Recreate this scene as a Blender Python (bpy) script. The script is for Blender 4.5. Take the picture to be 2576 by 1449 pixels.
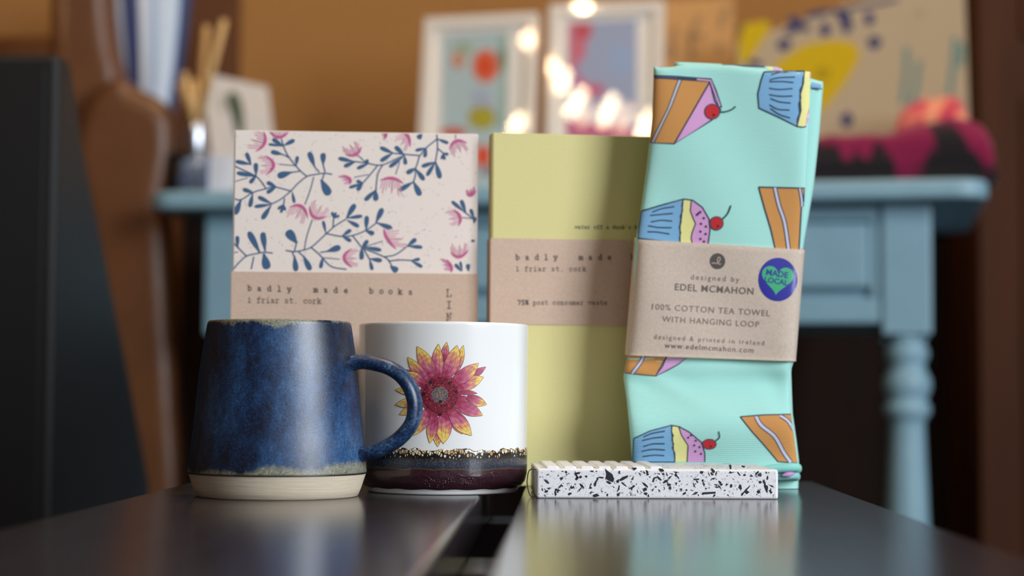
import bpy, bmesh, math, random
from mathutils import Vector, Matrix
from mathutils.geometry import tessellate_polygon
for o in list(bpy.data.objects): bpy.data.objects.remove(o)
S = bpy.context.scene; C = S.collection
rnd = random.Random(7)
R = math.radians
# ------------------------------------------------------------------ camera
F = 4600.0                      # focal length in pixels of a 2576 px wide frame
PITCH, ROLL = R(3.195), R(0.35)
BZ = 0.450                      # bench top
EZ = BZ + 0.058                 # eye height
cd = bpy.data.cameras.new('camera'); cam = bpy.data.objects.new('camera', cd); C.objects.link(cam)
cd.sensor_width = 36.0; cd.lens = 36.0 * F / 2576.0
cd.clip_start = 0.02; cd.clip_end = 50
cam.location = (0, 0, EZ)
cam.rotation_euler = (Matrix.Rotation(R(90) + PITCH, 3, 'X') @ Matrix.Rotation(ROLL, 3, 'Z')).to_euler()
cd.dof.use_dof = True; cd.dof.focus_distance = 1.005; cd.dof.aperture_fstop = 4.6
cd.dof.aperture_blades = 0
S.camera = cam
# ------------------------------------------------------------------ colour management, world, lights
vs = S.view_settings
S.display_settings.display_device = 'sRGB'
vs.view_transform = 'Standard'; vs.look = 'None'; vs.exposure = 0.26; vs.gamma = 1.0; vs.use_curve_mapping = False
w = bpy.data.worlds.new('world'); S.world = w; w.use_nodes = True
w.node_tree.nodes['Background'].inputs[0].default_value = (0.55, 0.70, 1.0, 1)
w.node_tree.nodes['Background'].inputs[1].default_value = 0.15
def area(name, loc, target, sx, sy, power, col):
    l = bpy.data.lights.new(name, 'AREA'); l.shape = 'RECTANGLE'; l.size = sx; l.size_y = sy
    l.energy = power; l.color = col
    o = bpy.data.objects.new(name, l); C.objects.link(o); o.location = loc
    o.rotation_euler = (Vector(target) - Vector(loc)).to_track_quat('-Z', 'Y').to_euler()
    return o
# daylight through the two shop windows (their openings are built below), and a warm ceiling lamp
area('daylight_side', (2.13, -0.90, 1.62), (0.0, -0.90, 1.40), 1.75, 1.55, 125, (0.87, 0.935, 1.0))
area('daylight_front', (0.75, -2.83, 1.60), (0.6, 0.6, 0.9), 1.5, 1.5, 6, (0.88, 0.94, 1.0))
area('ceiling_glow', (0.35, 1.75, 2.70), (0.35, 2.25, 0.0), 0.45, 0.45, 15, (1.0, 0.74, 0.45))
# ------------------------------------------------------------------ pixel -> point helpers
def ray(px, py):
    x, y = px - 1288.0, py - 724.5
    cr, sr = math.cos(ROLL), math.sin(ROLL)
    x, y = x * cr + y * sr, -x * sr + y * cr
    xc, yc = x / F, -y / F
    return Vector((xc, math.cos(PITCH) - yc * math.sin(PITCH), math.sin(PITCH) + yc * math.cos(PITCH)))
def P(px, py, Y):
    d = ray(px, py); t = Y / d.y
    return Vector((d.x * t, Y, EZ + d.z * t))
def on_plane(px, py, o, n):
    d = ray(px, py); e = Vector((0, 0, EZ))
    return e + d * ((o - e).dot(n) / d.dot(n))
# ------------------------------------------------------------------ colours and materials
def lin(c):
    if isinstance(c, str): c = tuple(int(c[i:i+2], 16) for i in (0, 2, 4))
    r = []
    for v in c:
        v /= 255.0
        r.append(v / 12.92 if v <= 0.04045 else ((v + 0.055) / 1.055) ** 2.4)
    return (*r, 1.0)
def mat(name, col=None, rough=0.6, metal=0.0, coat=0.0, attr=False, noise=None, bump=None, spec=0.5, emit=None, sheen=0.0, trans=0.0, sss=0.0):
    m = bpy.data.materials.new(name); m.use_nodes = True
    nt = m.node_tree; b = nt.nodes['Principled BSDF']; L = nt.links
    b.inputs['Roughness'].default_value = rough; b.inputs['Metallic'].default_value = metal
    b.inputs['Coat Weight'].default_value = coat; b.inputs['Coat Roughness'].default_value = 0.03
    b.inputs['Specular IOR Level'].default_value = spec
    b.inputs['Sheen Weight'].default_value = sheen
    b.inputs['Transmission Weight'].default_value = trans
    if sss:
        b.inputs['Subsurface Weight'].default_value = sss; b.inputs['Subsurface Scale'].default_value = 0.004
    tc = nt.nodes.new('ShaderNodeTexCoord')
    src = None
    if attr:
        a = nt.nodes.new('ShaderNodeAttribute'); a.attribute_name = 'Col'; src = a.outputs['Color']
    else:
        b.inputs['Base Color'].default_value = lin(col)
    if noise:                       # (scale xyz or number, amount of value change)
        sc, am = noise
        mp = nt.nodes.new('ShaderNodeMapping'); L.new(tc.outputs['Object'], mp.inputs[0])
        mp.inputs['Scale'].default_value = sc if isinstance(sc, tuple) else (sc, sc, sc)
        n = nt.nodes.new('ShaderNodeTexNoise'); n.inputs['Scale'].default_value = 1; n.inputs['Detail'].default_value = 4
        L.new(mp.outputs[0], n.inputs['Vector'])
        mr = nt.nodes.new('ShaderNodeMapRange'); L.new(n.outputs['Fac'], mr.inputs[0])
        mr.inputs[1].default_value = 0.25; mr.inputs[2].default_value = 0.75
        mr.inputs[3].default_value = 1 - am; mr.inputs[4].default_value = 1 + am
        mx = nt.nodes.new('ShaderNodeVectorMath'); mx.operation = 'SCALE'
        if src is None: mx.inputs[0].default_value = lin(col)[:3]
        else: L.new(src, mx.inputs[0])
        L.new(mr.outputs[0], mx.inputs['Scale']); src = mx.outputs[0]
    if src is not None: L.new(src, b.inputs['Base Color'])
    if bump:                        # (scale, distance)
        sc, di = bump
        mp = nt.nodes.new('ShaderNodeMapping'); L.new(tc.outputs['Object'], mp.inputs[0])
        mp.inputs['Scale'].default_value = sc if isinstance(sc, tuple) else (sc, sc, sc)
        n = nt.nodes.new('ShaderNodeTexNoise'); n.inputs['Scale'].default_value = 1; n.inputs['Detail'].default_value = 3
        L.new(mp.outputs[0], n.inputs['Vector'])
        bp = nt.nodes.new('ShaderNodeBump'); bp.inputs['Distance'].default_value = di; bp.inputs['Strength'].default_value = 1
        L.new(n.outputs['Fac'], bp.inputs['Height']); L.new(bp.outputs[0], b.inputs['Normal'])
    if emit:
        b.inputs['Emission Color'].default_value = lin(emit[0]); b.inputs['Emission Strength'].default_value = emit[1]
    return m
def nodes_of(m): return m.node_tree.nodes, m.node_tree.links, m.node_tree.nodes['Principled BSDF']
# ------------------------------------------------------------------ mesh builder
class MB:
    def __init__(s): s.v = []; s.f = []; s.c = []; s.m = []; s.sm = []
    def face(s, pts, col=None, mi=0, smooth=False):
        i = len(s.v); s.v += [tuple(p) for p in pts]; s.f.append(tuple(range(i, i + len(pts))))
        if col is None: col = (1, 1, 1, 1)
        s.c.append(col if isinstance(col, list) else [col] * len(pts)); s.m.append(mi); s.sm.append(smooth)
    def mesh(s, verts, faces, col=(1, 1, 1, 1), mi=0, smooth=True, xf=None):
        i = len(s.v)
        s.v += [tuple(xf @ Vector(p)) if xf else tuple(p) for p in verts]
        for f in faces:
            s.f.append(tuple(i + k for k in f)); s.c.append([col] * len(f)); s.m.append(mi); s.sm.append(smooth)
    def bm(s, bm, col=(1, 1, 1, 1), mi=0, smooth=True, xf=None):
        bm.verts.ensure_lookup_table(); bm.verts.index_update()
        s.mesh([v.co.copy() for v in bm.verts], [[v.index for v in f.verts] for f in bm.faces], col, mi, smooth, xf); bm.free()
    def box(s, lo, hi, bev=0.0, seg=2, **k):
        b = bmesh.new(); bmesh.ops.create_cube(b, size=1)
        lo, hi = Vector(lo), Vector(hi)
        for v in b.verts: v.co = Vector([(lo[i] + hi[i]) / 2 + v.co[i] * (hi[i] - lo[i]) for i in range(3)])
        if bev: bmesh.ops.bevel(b, geom=b.edges[:], offset=bev, segments=seg, profile=0.5, affect='EDGES')
        k.setdefault('smooth', False); s.bm(b, **k)
    def prism(s, poly, depth, bev=0.0, seg=3, **k):
        """poly: ordered 3-D points of one planar face, depth: extrusion vector"""
        b = bmesh.new(); vs_ = [b.verts.new(p) for p in poly]; f = b.faces.new(vs_)
        r = bmesh.ops.extrude_face_region(b, geom=[f])
        for g in r['geom']:
            if isinstance(g, bmesh.types.BMVert): g.co += Vector(depth)
        bmesh.ops.recalc_face_normals(b, faces=b.faces[:])
        if bev: bmesh.ops.bevel(b, geom=b.edges[:], offset=bev, segments=seg, profile=0.5, affect='EDGES')
        k.setdefault('smooth', False); s.bm(b, **k)
    def lathe(s, prof, n=64, cap0=True, cap1=True, xf=None, col=(1, 1, 1, 1), mi=0):
        vs_, fs = [], []
        for r, z in prof:
            for i in range(n):
                a = 2 * math.pi * i / n; vs_.append((r * math.cos(a), r * math.sin(a), z))
        for j in range(len(prof) - 1):
            for i in range(n):
                k = (i + 1) % n; fs.append((j * n + i, j * n + k, (j + 1) * n + k, (j + 1) * n + i))
        if cap0: fs.append(tuple(range(n - 1, -1, -1)))
        if cap1: fs.append(tuple((len(prof) - 1) * n + i for i in range(n)))
        s.mesh(vs_, fs, col, mi, True, xf)
    def tube(s, pts, rad, n=12, cap=True, side=None, col=(1, 1, 1, 1), mi=0):
        """rad: number, or list, or (a, b) pairs with `side` the fixed second axis"""
        pts = [Vector(p) for p in pts]; vs_, fs = [], []; ref = Vector((0.13, 0.27, 1)).normalized()
        for i, p in enumerate(pts):
            t = (pts[min(i + 1, len(pts) - 1)] - pts[max(i - 1, 0)]).normalized()
            if side is not None: bq = Vector(side).normalized(); a = bq.cross(t).normalized()
            else:
                a = t.cross(ref)
                if a.length < 1e-4: a = t.cross(Vector((1, 0, 0)))
                a.normalize(); bq = t.cross(a)
            r = rad[i] if isinstance(rad, list) else rad
            ra, rb = r if isinstance(r, tuple) else (r, r)
            for k in range(n):
                an = 2 * math.pi * k / n; vs_.append(p + a * ra * math.cos(an) + bq * rb * math.sin(an))
        for j in range(len(pts) - 1):
            for k in range(n):
                q = (k + 1) % n; fs.append((j * n + k, j * n + q, (j + 1) * n + q, (j + 1) * n + k))
        if cap: fs.append(tuple(range(n - 1, -1, -1))); fs.append(tuple((len(pts) - 1) * n + k for k in range(n)))
        s.mesh(vs_, fs, col, mi, True)
    def build(s, name, mats, parent=None, weld=False, auto=False, world=None):
        me = bpy.data.meshes.new(name); me.from_pydata(s.v, [], s.f)
        for m in (mats if isinstance(mats, (list, tuple)) else [mats]): me.materials.append(m)
        me.polygons.foreach_set('material_index', s.m); me.polygons.foreach_set('use_smooth', s.sm)
        a = me.color_attributes.new('Col', 'FLOAT_COLOR', 'CORNER')
        flat = [x for f in s.c for c in f for x in c]; a.data.foreach_set('color', flat)
        if weld or auto:
            b = bmesh.new(); b.from_mesh(me)
            if weld: bmesh.ops.remove_doubles(b, verts=b.verts[:], dist=1e-6)
            bmesh.ops.recalc_face_normals(b, faces=b.faces[:])
            b.to_mesh(me); b.free()
        me.update()
        o = bpy.data.objects.new(name, me); C.objects.link(o)
        if parent is not None:
            o.parent = parent; o.matrix_parent_inverse = parent.matrix_world.inverted() if world else Matrix()
            if world: o.matrix_parent_inverse = mw(parent).inverted()
        return o
def mw(o): return Matrix.LocRotScale(o.location, o.rotation_euler, o.scale)
def thing(name, label, cat, loc=(0, 0, 0), rz=0.0, group=None):
    o = bpy.data.objects.new(name, None); C.objects.link(o); o.empty_display_size = 0.05
    o.location = loc; o.rotation_euler = (0, 0, rz); return tag(o, label, cat, group)
def tag(o, label, cat, group=None):
    o['label'] = label; o['category'] = cat
    if group: o['group'] = group
    return o
def struct(o): o['kind'] = 'structure'; return o
def catmull(pts, n=8):
    pts = [Vector(p) for p in pts]; out = []
    q = [pts[0] * 2 - pts[1]] + pts + [pts[-1] * 2 - pts[-2]]
    for i in range(1, len(q) - 2):
        for k in range(n):
            t = k / n; a, b, c, d = q[i - 1], q[i], q[i + 1], q[i + 2]
            out.append(0.5 * ((2 * b) + (c - a) * t + (2 * a - 5 * b + 4 * c - d) * t * t + (3 * b - a - 3 * c + d) * t ** 3))
    return out + [pts[-1]]
def interp(tab, x):
    if x <= tab[0][0]: return tab[0][1]
    for (a, u), (b, v) in zip(tab, tab[1:]):
        if x <= b:
            t = (x - a) / (b - a); return u + (v - u) * t
    return tab[-1][1]
# ------------------------------------------------------------------ printed artwork laid on a surface
class Art:
    """flat shapes in surface coordinates, mapped by fn(x, y, height) into the mesh of the part that carries them"""
    def __init__(s, mb, fn, maxlen=1e9, clip=None, step=0.00006, base=0.00005, mi=0):
        s.mb, s.fn, s.ml, s.clip, s.step, s.base, s.mi = mb, fn, maxlen, clip, step, base, mi
    def poly(s, pts, col, lv=0, cf=None):
        if s.clip:
            x0, y0, x1, y1 = s.clip
            for ax, val, sg in ((0, x0, 1), (0, x1, -1), (1, y0, 1), (1, y1, -1)):
                out = []
                for i, p in enumerate(pts):
                    q = pts[i - 1]; ip = (p[ax] - val) * sg >= 0; iq = (q[ax] - val) * sg >= 0
                    if ip != iq:
                        t = (val - q[ax]) / (p[ax] - q[ax]); out.append((q[0] + (p[0] - q[0]) * t, q[1] + (p[1] - q[1]) * t))
                    if ip: out.append(p)
                pts = out
                if len(pts) < 3: return
        tris = tessellate_polygon([[Vector((p[0], p[1], 0)) for p in pts]])
        stack = [[pts[i] for i in t] for t in tris]; h = s.base + lv * s.step
        col = None if cf else lin(col)
        while stack:
            t = stack.pop()
            d = [math.hypot(t[i][0] - t[(i + 1) % 3][0], t[i][1] - t[(i + 1) % 3][1]) for i in range(3)]
            k = d.index(max(d))
            if d[k] > s.ml:
                a, b, c = t[k], t[(k + 1) % 3], t[(k + 2) % 3]; m = ((a[0] + b[0]) / 2, (a[1] + b[1]) / 2)
                stack += [[a, m, c], [m, b, c]]; continue
            q = [s.fn(p[0], p[1], h) for p in t]
            s.mb.face(q, [cf(*p) for p in t] if cf else col, s.mi)
    def tri(s, pts, col, lv):
        s.poly(pts, col, lv)
    def stroke(s, pts, wd, col, lv=0, taper=False, smooth=0):
        if smooth: pts = [(p.x, p.y) for p in catmull([(x, y, 0) for x, y in pts], smooth)]
        n = len(pts); lft, rgt = [], []
        for i, p in enumerate(pts):
            a, b = pts[max(i - 1, 0)], pts[min(i + 1, n - 1)]
            dx, dy = b[0] - a[0], b[1] - a[1]; l = math.hypot(dx, dy) or 1; ww = wd / 2
            if taper: ww *= max(0.15, math.sin(math.pi * (i + 0.0) / (n - 1)) ** 0.6)
            lft.append((p[0] - dy / l * ww, p[1] + dx / l * ww)); rgt.append((p[0] + dy / l * ww, p[1] - dx / l * ww))
        for i in range(n - 1): s.poly([lft[i], lft[i + 1], rgt[i + 1], rgt[i]], col, lv)
    def disc(s, cx, cy, rx, ry, col, lv=0, rot=0, n=28, cf=None):
        c_, s_ = math.cos(rot), math.sin(rot)
        s.poly([(cx + rx * math.cos(2 * math.pi * i / n) * c_ - ry * math.sin(2 * math.pi * i / n) * s_,
                 cy + rx * math.cos(2 * math.pi * i / n) * s_ + ry * math.sin(2 * math.pi * i / n) * c_) for i in range(n)], col, lv, cf)
    def outline(s, pts, wd, col, lv): s.stroke(list(pts) + [pts[0]], wd, col, lv)
    def leaf(s, a, b, wd, col, lv=0, tip=0.72):
        dx, dy = b[0] - a[0], b[1] - a[1]; l = math.hypot(dx, dy) or 1; nx, ny = -dy / l, dx / l
        prof = [(0, .24), (.18, .42), (.38, .76), (.58, .98), (.75, 1), (.88, .9), (.96, .58), (1.0, .18)]
        up = [(a[0] + dx * t + nx * wd * k / 2, a[1] + dy * t + ny * wd * k / 2) for t, k in prof]
        dn = [(a[0] + dx * t - nx * wd * k / 2, a[1] + dy * t - ny * wd * k / 2) for t, k in prof]
        s.poly(up + dn[::-1], col, lv)
    # typewriter lettering made of pen strokes: x 0..6, x-height 5, capitals 7
    GL = {'a': [[(1, 4.6), (2.5, 5), (4, 4.4), (4, 0.6), (5.2, 0)], [(4, 2.8), (2, 2.8), (1, 1.6), (1.6, 0.2), (3, 0.2), (4, 1.2)]],
          'b': [[(0.2, 7.5), (1.2, 7.5), (1.2, 0)], [(1.2, 3.6), (2.6, 5), (4.6, 4.2), (5, 2.4), (4.4, .6), (2.8, 0), (1.2, 1.2)]],
          'c': [[(4.8, 4), (3, 5), (1.4, 4.2), (.9, 2.4), (1.6, .6), (3.2, 0), (5, 1)], [(4.8, 4.8), (4.8, 3.6)]],
          'd': [[(3.4, 7.5), (4.6, 7.5), (4.6, 0), (5.8, 0)], [(4.6, 3.6), (3.2, 5), (1.2, 4.2), (.8, 2.4), (1.4, .6), (3, 0), (4.6, 1.2)]],
          'e': [[(1, 2.6), (5, 2.6), (4.6, 4.2), (3, 5), (1.4, 4.2), (.9, 2.4), (1.6, .6), (3.2, 0), (5, .8)]],
          'f': [[(5.2, 7), (4, 7.5), (2.6, 6.8), (2.6, 0)], [(1, 5), (4.6, 5)], [(1, 0), (4.4, 0)]],
          'i': [[(1.4, 5), (3, 5), (3, 0)], [(1, 0), (5, 0)], [(2.7, 7.2), (3.3, 7.2)]],
          'k': [[(.4, 7.5), (1.4, 7.5), (1.4, 0)], [(4.6, 5), (1.4, 2)], [(2.6, 3), (5, 0)], [(.4, 0), (2.4, 0)], [(4, 0), (5.8, 0)], [(3.6, 5), (5.6, 5)]],
          'l': [[(1.4, 7.5), (3, 7.5), (3, 0)], [(1, 0), (5, 0)]],
          'm': [[(0, 5), (.8, 5), (.8, 0)], [(.8, 4), (1.8, 5), (2.9, 4.4), (2.9, 0)], [(2.9, 4), (4, 5), (5.1, 4.4), (5.1, 0)], [(0, 0), (1.6, 0)], [(4.6, 0), (6, 0)]],
          'n': [[(.3, 5), (1.4, 5), (1.4, 0)], [(1.4, 3.8), (3, 5), (4.6, 4.2), (4.6, 0)], [(.4, 0), (2.4, 0)], [(3.8, 0), (5.6, 0)]],
          'o': [[(3, 5), (1.3, 4.2), (.8, 2.5), (1.3, .8), (3, 0), (4.7, .8), (5.2, 2.5), (4.7, 4.2), (3, 5)]],
          'p': [[(.2, 5), (1.2, 5), (1.2, -2.2)], [(1.2, 3.6), (2.6, 5), (4.6, 4.2), (5, 2.4), (4.4, .6), (2.8, 0), (1.2, 1.2)], [(.2, -2.2), (2.6, -2.2)]],
          'r': [[(.8, 5), (2, 5), (2, 0)], [(2, 3.6), (3.6, 5), (5.2, 4.6)], [(.8, 0), (3.8, 0)]],
          's': [[(4.8, 4.4), (3, 5), (1.4, 4.4), (1.4, 3.2), (3, 2.5), (4.8, 1.8), (4.6, .5), (3, 0), (1, .6)]],
          't': [[(2.4, 6.8), (2.4, .8), (3.4, 0), (5, .6)], [(1, 5), (4.8, 5)]],
          'u': [[(.3, 5), (1.4, 5), (1.4, .8), (2.6, 0), (4.4, 1.2)], [(3.6, 5), (4.6, 5), (4.6, 0), (5.6, 0)]],
          'w': [[(.6, 5), (1.7, 0), (3, 4), (4.3, 0), (5.4, 5)], [(0, 5), (1.6, 5)], [(4.4, 5), (6, 5)]],
          'y': [[(1, 5), (3, 0)], [(5, 5), (2.6, -2), (1, -2.2)], [(.2, 5), (2, 5)], [(4, 5), (5.8, 5)]],
          '1': [[(1.6, 6.4), (3, 7), (3, 0)], [(1.4, 0), (4.6, 0)]], '7': [[(1, 6.2), (1, 7), (5, 7), (2.8, 0)]],
          '5': [[(4.8, 7), (1.4, 7), (1.2, 4), (3.2, 4.4), (4.9, 3.2), (4.6, 1), (3, 0), (1, .6)]],
          '%': [[(1, .2), (5, 6.8)], [(1.6, 7), (.8, 5.8), (1.8, 4.6), (2.8, 5.8), (1.6, 7)], [(4.4, 2.6), (3.4, 1.4), (4.4, 0), (5.4, 1.2), (4.4, 2.6)]],
          '.': [[(2.5, .2), (3.5, .2)]], "'": [[(3, 7.4), (3, 5.6)]],
          'L': [[(1.6, 7), (1.6, 0), (5.2, 0), (5.2, 2)], [(.6, 7), (3, 7)], [(.6, 0), (2, 0)]], 'I': [[(3, 7), (3, 0)], [(1.2, 7), (4.8, 7)], [(1.2, 0), (4.8, 0)]],
          'N': [[(.6, 7), (1.4, 7), (4.6, 0), (4.6, 7)], [(1.4, 7), (1.4, 0)], [(.4, 0), (2.4, 0)], [(3.8, 7), (5.6, 7)]],
          'E': [[(5, 5.4), (5, 7), (1.4, 7), (1.4, 0), (5, 0), (5, 1.6)], [(1.4, 3.6), (3.8, 3.6)], [(.6, 7), (1.4, 7)], [(.6, 0), (1.4, 0)]],
          'D': [[(1.4, 7), (3.6, 6.8), (5, 5), (5, 2), (3.6, .2), (1.4, 0), (1.4, 7)]]}
    def type(s, text, x, y, size, pitch, col, pen=1.25, dx=(1, 0), dy=(0, -1), lv=1):
        """x, y: pen start on the baseline; size: surface units per glyph unit; dx/dy: directions of reading and of up"""
        for k, ch in enumerate(text):
            ox, oy = x + dx[0] * pitch * k, y + dx[1] * pitch * k
            for st in s.GL.get(ch, []):
                pts = [(ox + (gx * dx[0] + gy * dy[0]) * size, oy + (gx * dx[1] + gy * dy[1]) * size) for gx, gy in st]
                s.stroke(pts, pen * size, col, lv)
                for p in (pts[0], pts[-1]): s.disc(p[0], p[1], pen * size / 2, pen * size / 2, col, lv, n=8)
    def font(s, text, cx, cy, width, col, ang=0.0, spacing=1.15, bold=0.0, lv=1, up=-1):
        """sans lettering from the built-in font, centred on cx, cy and fitted to width"""
        cu = bpy.data.curves.new('t', 'FONT'); cu.body = text; cu.space_character = spacing; cu.offset = bold
        cu.resolution_u = 3
        ob = bpy.data.objects.new('t', cu); C.objects.link(ob); bpy.context.view_layer.update()
        me = bpy.data.meshes.new_from_object(ob)
        bpy.data.objects.remove(ob); bpy.data.curves.remove(cu)
        xs = [v.co.x for v in me.vertices]; ys = [v.co.y for v in me.vertices]
        k = width / (max(xs) - min(xs)); mx = (max(xs) + min(xs)) / 2; my = 0.35
        ca, sa = math.cos(ang), math.sin(ang)
        for f in me.polygons:
            pts = []
            for i in f.vertices:
                a, b = (me.vertices[i].co.x - mx) * k, (me.vertices[i].co.y - my) * k * up
                pts.append((cx + a * ca - b * sa, cy + a * sa + b * ca))
            s.poly(pts, col, lv)
        bpy.data.meshes.remove(me)
# ------------------------------------------------------------------ the room
RX, RY0, RY1, RZ = 2.2, -2.9, 2.74, 2.8
M_wall = mat('ochre_wall', (166, 116, 60), 0.85, noise=((3, 3, 3), 0.06), bump=((60, 60, 60), 0.0006))
M_side = mat('brown_wall', (84, 64, 48), 0.85, noise=(4.0, 0.06))
M_ceil = mat('ceiling_paint', (130, 120, 108), 0.9)
M_floor = mat('dark_floor', (40, 27, 20), 0.45, noise=((3, 40, 3), 0.25))
M_panel = mat('dark_panelling', (30, 16, 9), 0.7, noise=((40, 40, 3), 0.25), spec=0.15)
M_post = mat('red_brown_wood', (100, 62, 38), 0.7, noise=((40, 40, 4), 0.12), spec=0.2)
M_white = mat('white_paint', (225, 225, 222), 0.5)
M_glass = mat('window_glass', (235, 242, 245), 0.02)
nn, L, b = nodes_of(M_glass)
def thin_glass(m):
    nn, L, b = nodes_of(m)
    tr = nn.new('ShaderNodeBsdfTransparent'); gl = nn.new('ShaderNodeBsdfGlossy'); gl.inputs['Roughness'].default_value = 0.0
    fr = nn.new('ShaderNodeFresnel'); fr.inputs['IOR'].default_value = 1.5
    mx = nn.new('ShaderNodeMixShader'); gb = nn.new('ShaderNodeNewGeometry'); ml = nn.new('ShaderNodeMath'); ml.operation = 'MULTIPLY'; iv = nn.new('ShaderNodeMath'); iv.operation = 'SUBTRACT'; iv.inputs[0].default_value = 1.0
    L.new(gb.outputs['Backfacing'], iv.inputs[1]); L.new(fr.outputs[0], ml.inputs[0]); L.new(iv.outputs[0], ml.inputs[1])
    L.new(ml.outputs[0], mx.inputs[0]); L.new(tr.outputs[0], mx.inputs[1]); L.new(gl.outputs[0], mx.inputs[2])
    L.new(mx.outputs[0], nn['Material Output'].inputs['Surface'])
thin_glass(M_glass)
def wall(name, boxes, m):
    k = MB()
    for lo, hi in boxes: k.box(lo, hi)
    return struct(k.build(name, m))
T = 0.12
wall('floor', [((-RX - T, RY0 - T, -0.1), (RX + T, RY1 + T, 0))], M_floor)
wall('ceiling', [((-RX - T, RY0 - T, RZ), (RX + T, RY1 + T, RZ + 0.1))], M_ceil)
wall('wall_back', [((-RX - T, RY1, 0), (RX + T, RY1 + T, RZ))], M_wall)
wall('wall_left', [((-RX - T, RY0, 0), (-RX, RY1, RZ))], M_side)
wy0, wy1, wz0, wz1 = -1.80, 0.0, 0.82, 2.42
wall('wall_right', [((RX, RY0, 0), (RX + T, wy0, RZ)), ((RX, wy1, 0), (RX + T, RY1, RZ)), ((RX, wy0, 0), (RX + T, wy1, wz0)), ((RX, wy0, wz1), (RX + T, wy1, RZ))], M_side)
fx0, fx1, fz0, fz1 = -0.03, 1.53, 0.82, 2.38
wall('wall_front', [((-RX, RY0 - T, 0), (fx0, RY0, RZ)), ((fx1, RY0 - T, 0), (RX, RY0, RZ)), ((fx0, RY0 - T, 0), (fx1, RY0, fz0)), ((fx0, RY0 - T, fz1), (fx1, RY0, RZ))], M_side)
def window(name, c0, c1, axis):
    """frame and pane set inside an opening; c0, c1 opposite corners of the opening"""
    k = MB(); e = 0.06; (x0, y0, z0), (x1, y1, z1) = c0, c1
    a0, a1 = (y0, y1) if axis == 'y' else (x0, x1)
    def bx(p0, p1, q0, q1):
        if axis == 'y': k.box((x0, p0, q0), (x1, p1, q1), 0.004)
        else: k.box((p0, y0, q0), (p1, y1, q1), 0.004)
    bx(a0, a0 + e, z0, z1); bx(a1 - e, a1, z0, z1); bx(a0 + e, a1 - e, z0, z0 + e); bx(a0 + e, a1 - e, z1 - e, z1)
    o = struct(k.build(name, M_white))
    g = MB()
    if axis == 'y': g.box(((x0 + x1) / 2 - .003, a0 + e, z0 + e), ((x0 + x1) / 2 + .003, a1 - e, z1 - e))
    else: g.box((a0 + e, (y0 + y1) / 2 - .003, z0 + e), (a1 - e, (y0 + y1) / 2 + .003, z1 - e))
    g.build('window_pane', M_glass, o)
window('window_1', (RX + 0.03, wy0, wz0), (RX + 0.09, wy1, wz1), 'y')
window('window_2', (fx0, RY0 - 0.09, fz0), (fx1, RY0 - 0.03, fz1), 'x')
# dark wood panelling along the lower back wall and a red-brown post standing against it
k = MB(); k.box((-RX, RY1 - 0.02, 0), (RX, RY1, 0.77))
for i in range(22): k.box((-RX + 0.2 * i + 0.01, RY1 - 0.028, 0.12), (-RX + 0.2 * i + 0.19, RY1 - 0.02, 0.73), 0.003)
k.box((-RX, RY1 - 0.04, 0.77), (RX, RY1, 0.795), 0.006); struct(k.build('trim_1', M_panel))
pl = P(462, 200, RY1 - 0.05).x; pr = P(592, 200, RY1 - 0.05).x
k = MB(); k.box((pl, RY1 - 0.05, 0.80), (pr, RY1, RZ), 0.006); struct(k.build('trim_2', M_post))
k = MB(); k.box((-RX, RY1 - 0.045, 0), (RX, RY1 - 0.02, 0.11), 0.005); struct(k.build('baseboard_back', M_panel))

# ------------------------------------------------------------------ the black bench
M_black = mat('black_stained_wood', (54, 48, 52), 0.17, noise=((60, 6, 60), 0.25), bump=((420, 9, 420), 0.00008), spec=0.6)
M_dust = mat('pale_dust', (150, 150, 155), 0.8)
bench = thing('bench', 'low black-stained two-plank wooden bench carrying the mugs, notebooks, towel and soap dish', 'bench', (-0.0020, 1.2, 0), -math.atan(0.0285))
# local frame: y runs along the planks, 0 at the far end
def plank(x0, x1, y0, y1, dust):
    k = MB(); k.box((x0, y0, BZ - 0.022), (x1, y1, BZ), 0.0022, 3, col=(1, 1, 1, 1))
    r = random.Random(dust)
    for i in range(16):
        px = r.uniform(x0 + .01, x1 - .01); py = r.uniform(-0.42, -0.03); l = r.uniform(.0004, .0022); a = r.uniform(0, 3.1); wd = r.uniform(.00018, .0005)
        ca, sa = math.cos(a), math.sin(a)
        pts = [(px + l * ca, py + l * sa), (px - wd * sa, py + wd * ca), (px - l * ca, py - l * sa), (px + wd * sa, py - wd * ca)]
        k.face([(q[0], q[1], BZ + 0.00006) for q in pts], mi=1)
    return k.build('plank', [M_black, M_dust], bench)
plank(-0.194, -0.0088, -0.95, 0.0, 3); plank(0.0128, 0.199, -0.95, 0.0, 11)
for y0, y1 in ((-0.40, -0.32), (-0.10, -0.03), (-0.92, -0.85)):
    k = MB(); k.box((-0.18, y0, BZ - 0.062), (0.18, y1, BZ - 0.022), 0.002); k.build('crossbar', M_black, bench)
for sx in (-1, 1):
    for y in (-0.90, -0.06):
        k = MB(); k.box((sx * 0.155 - .021, y - .021, 0), (sx * 0.155 + .021, y + .021, BZ - 0.0625), 0.003); k.build('leg', M_black, bench)

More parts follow.
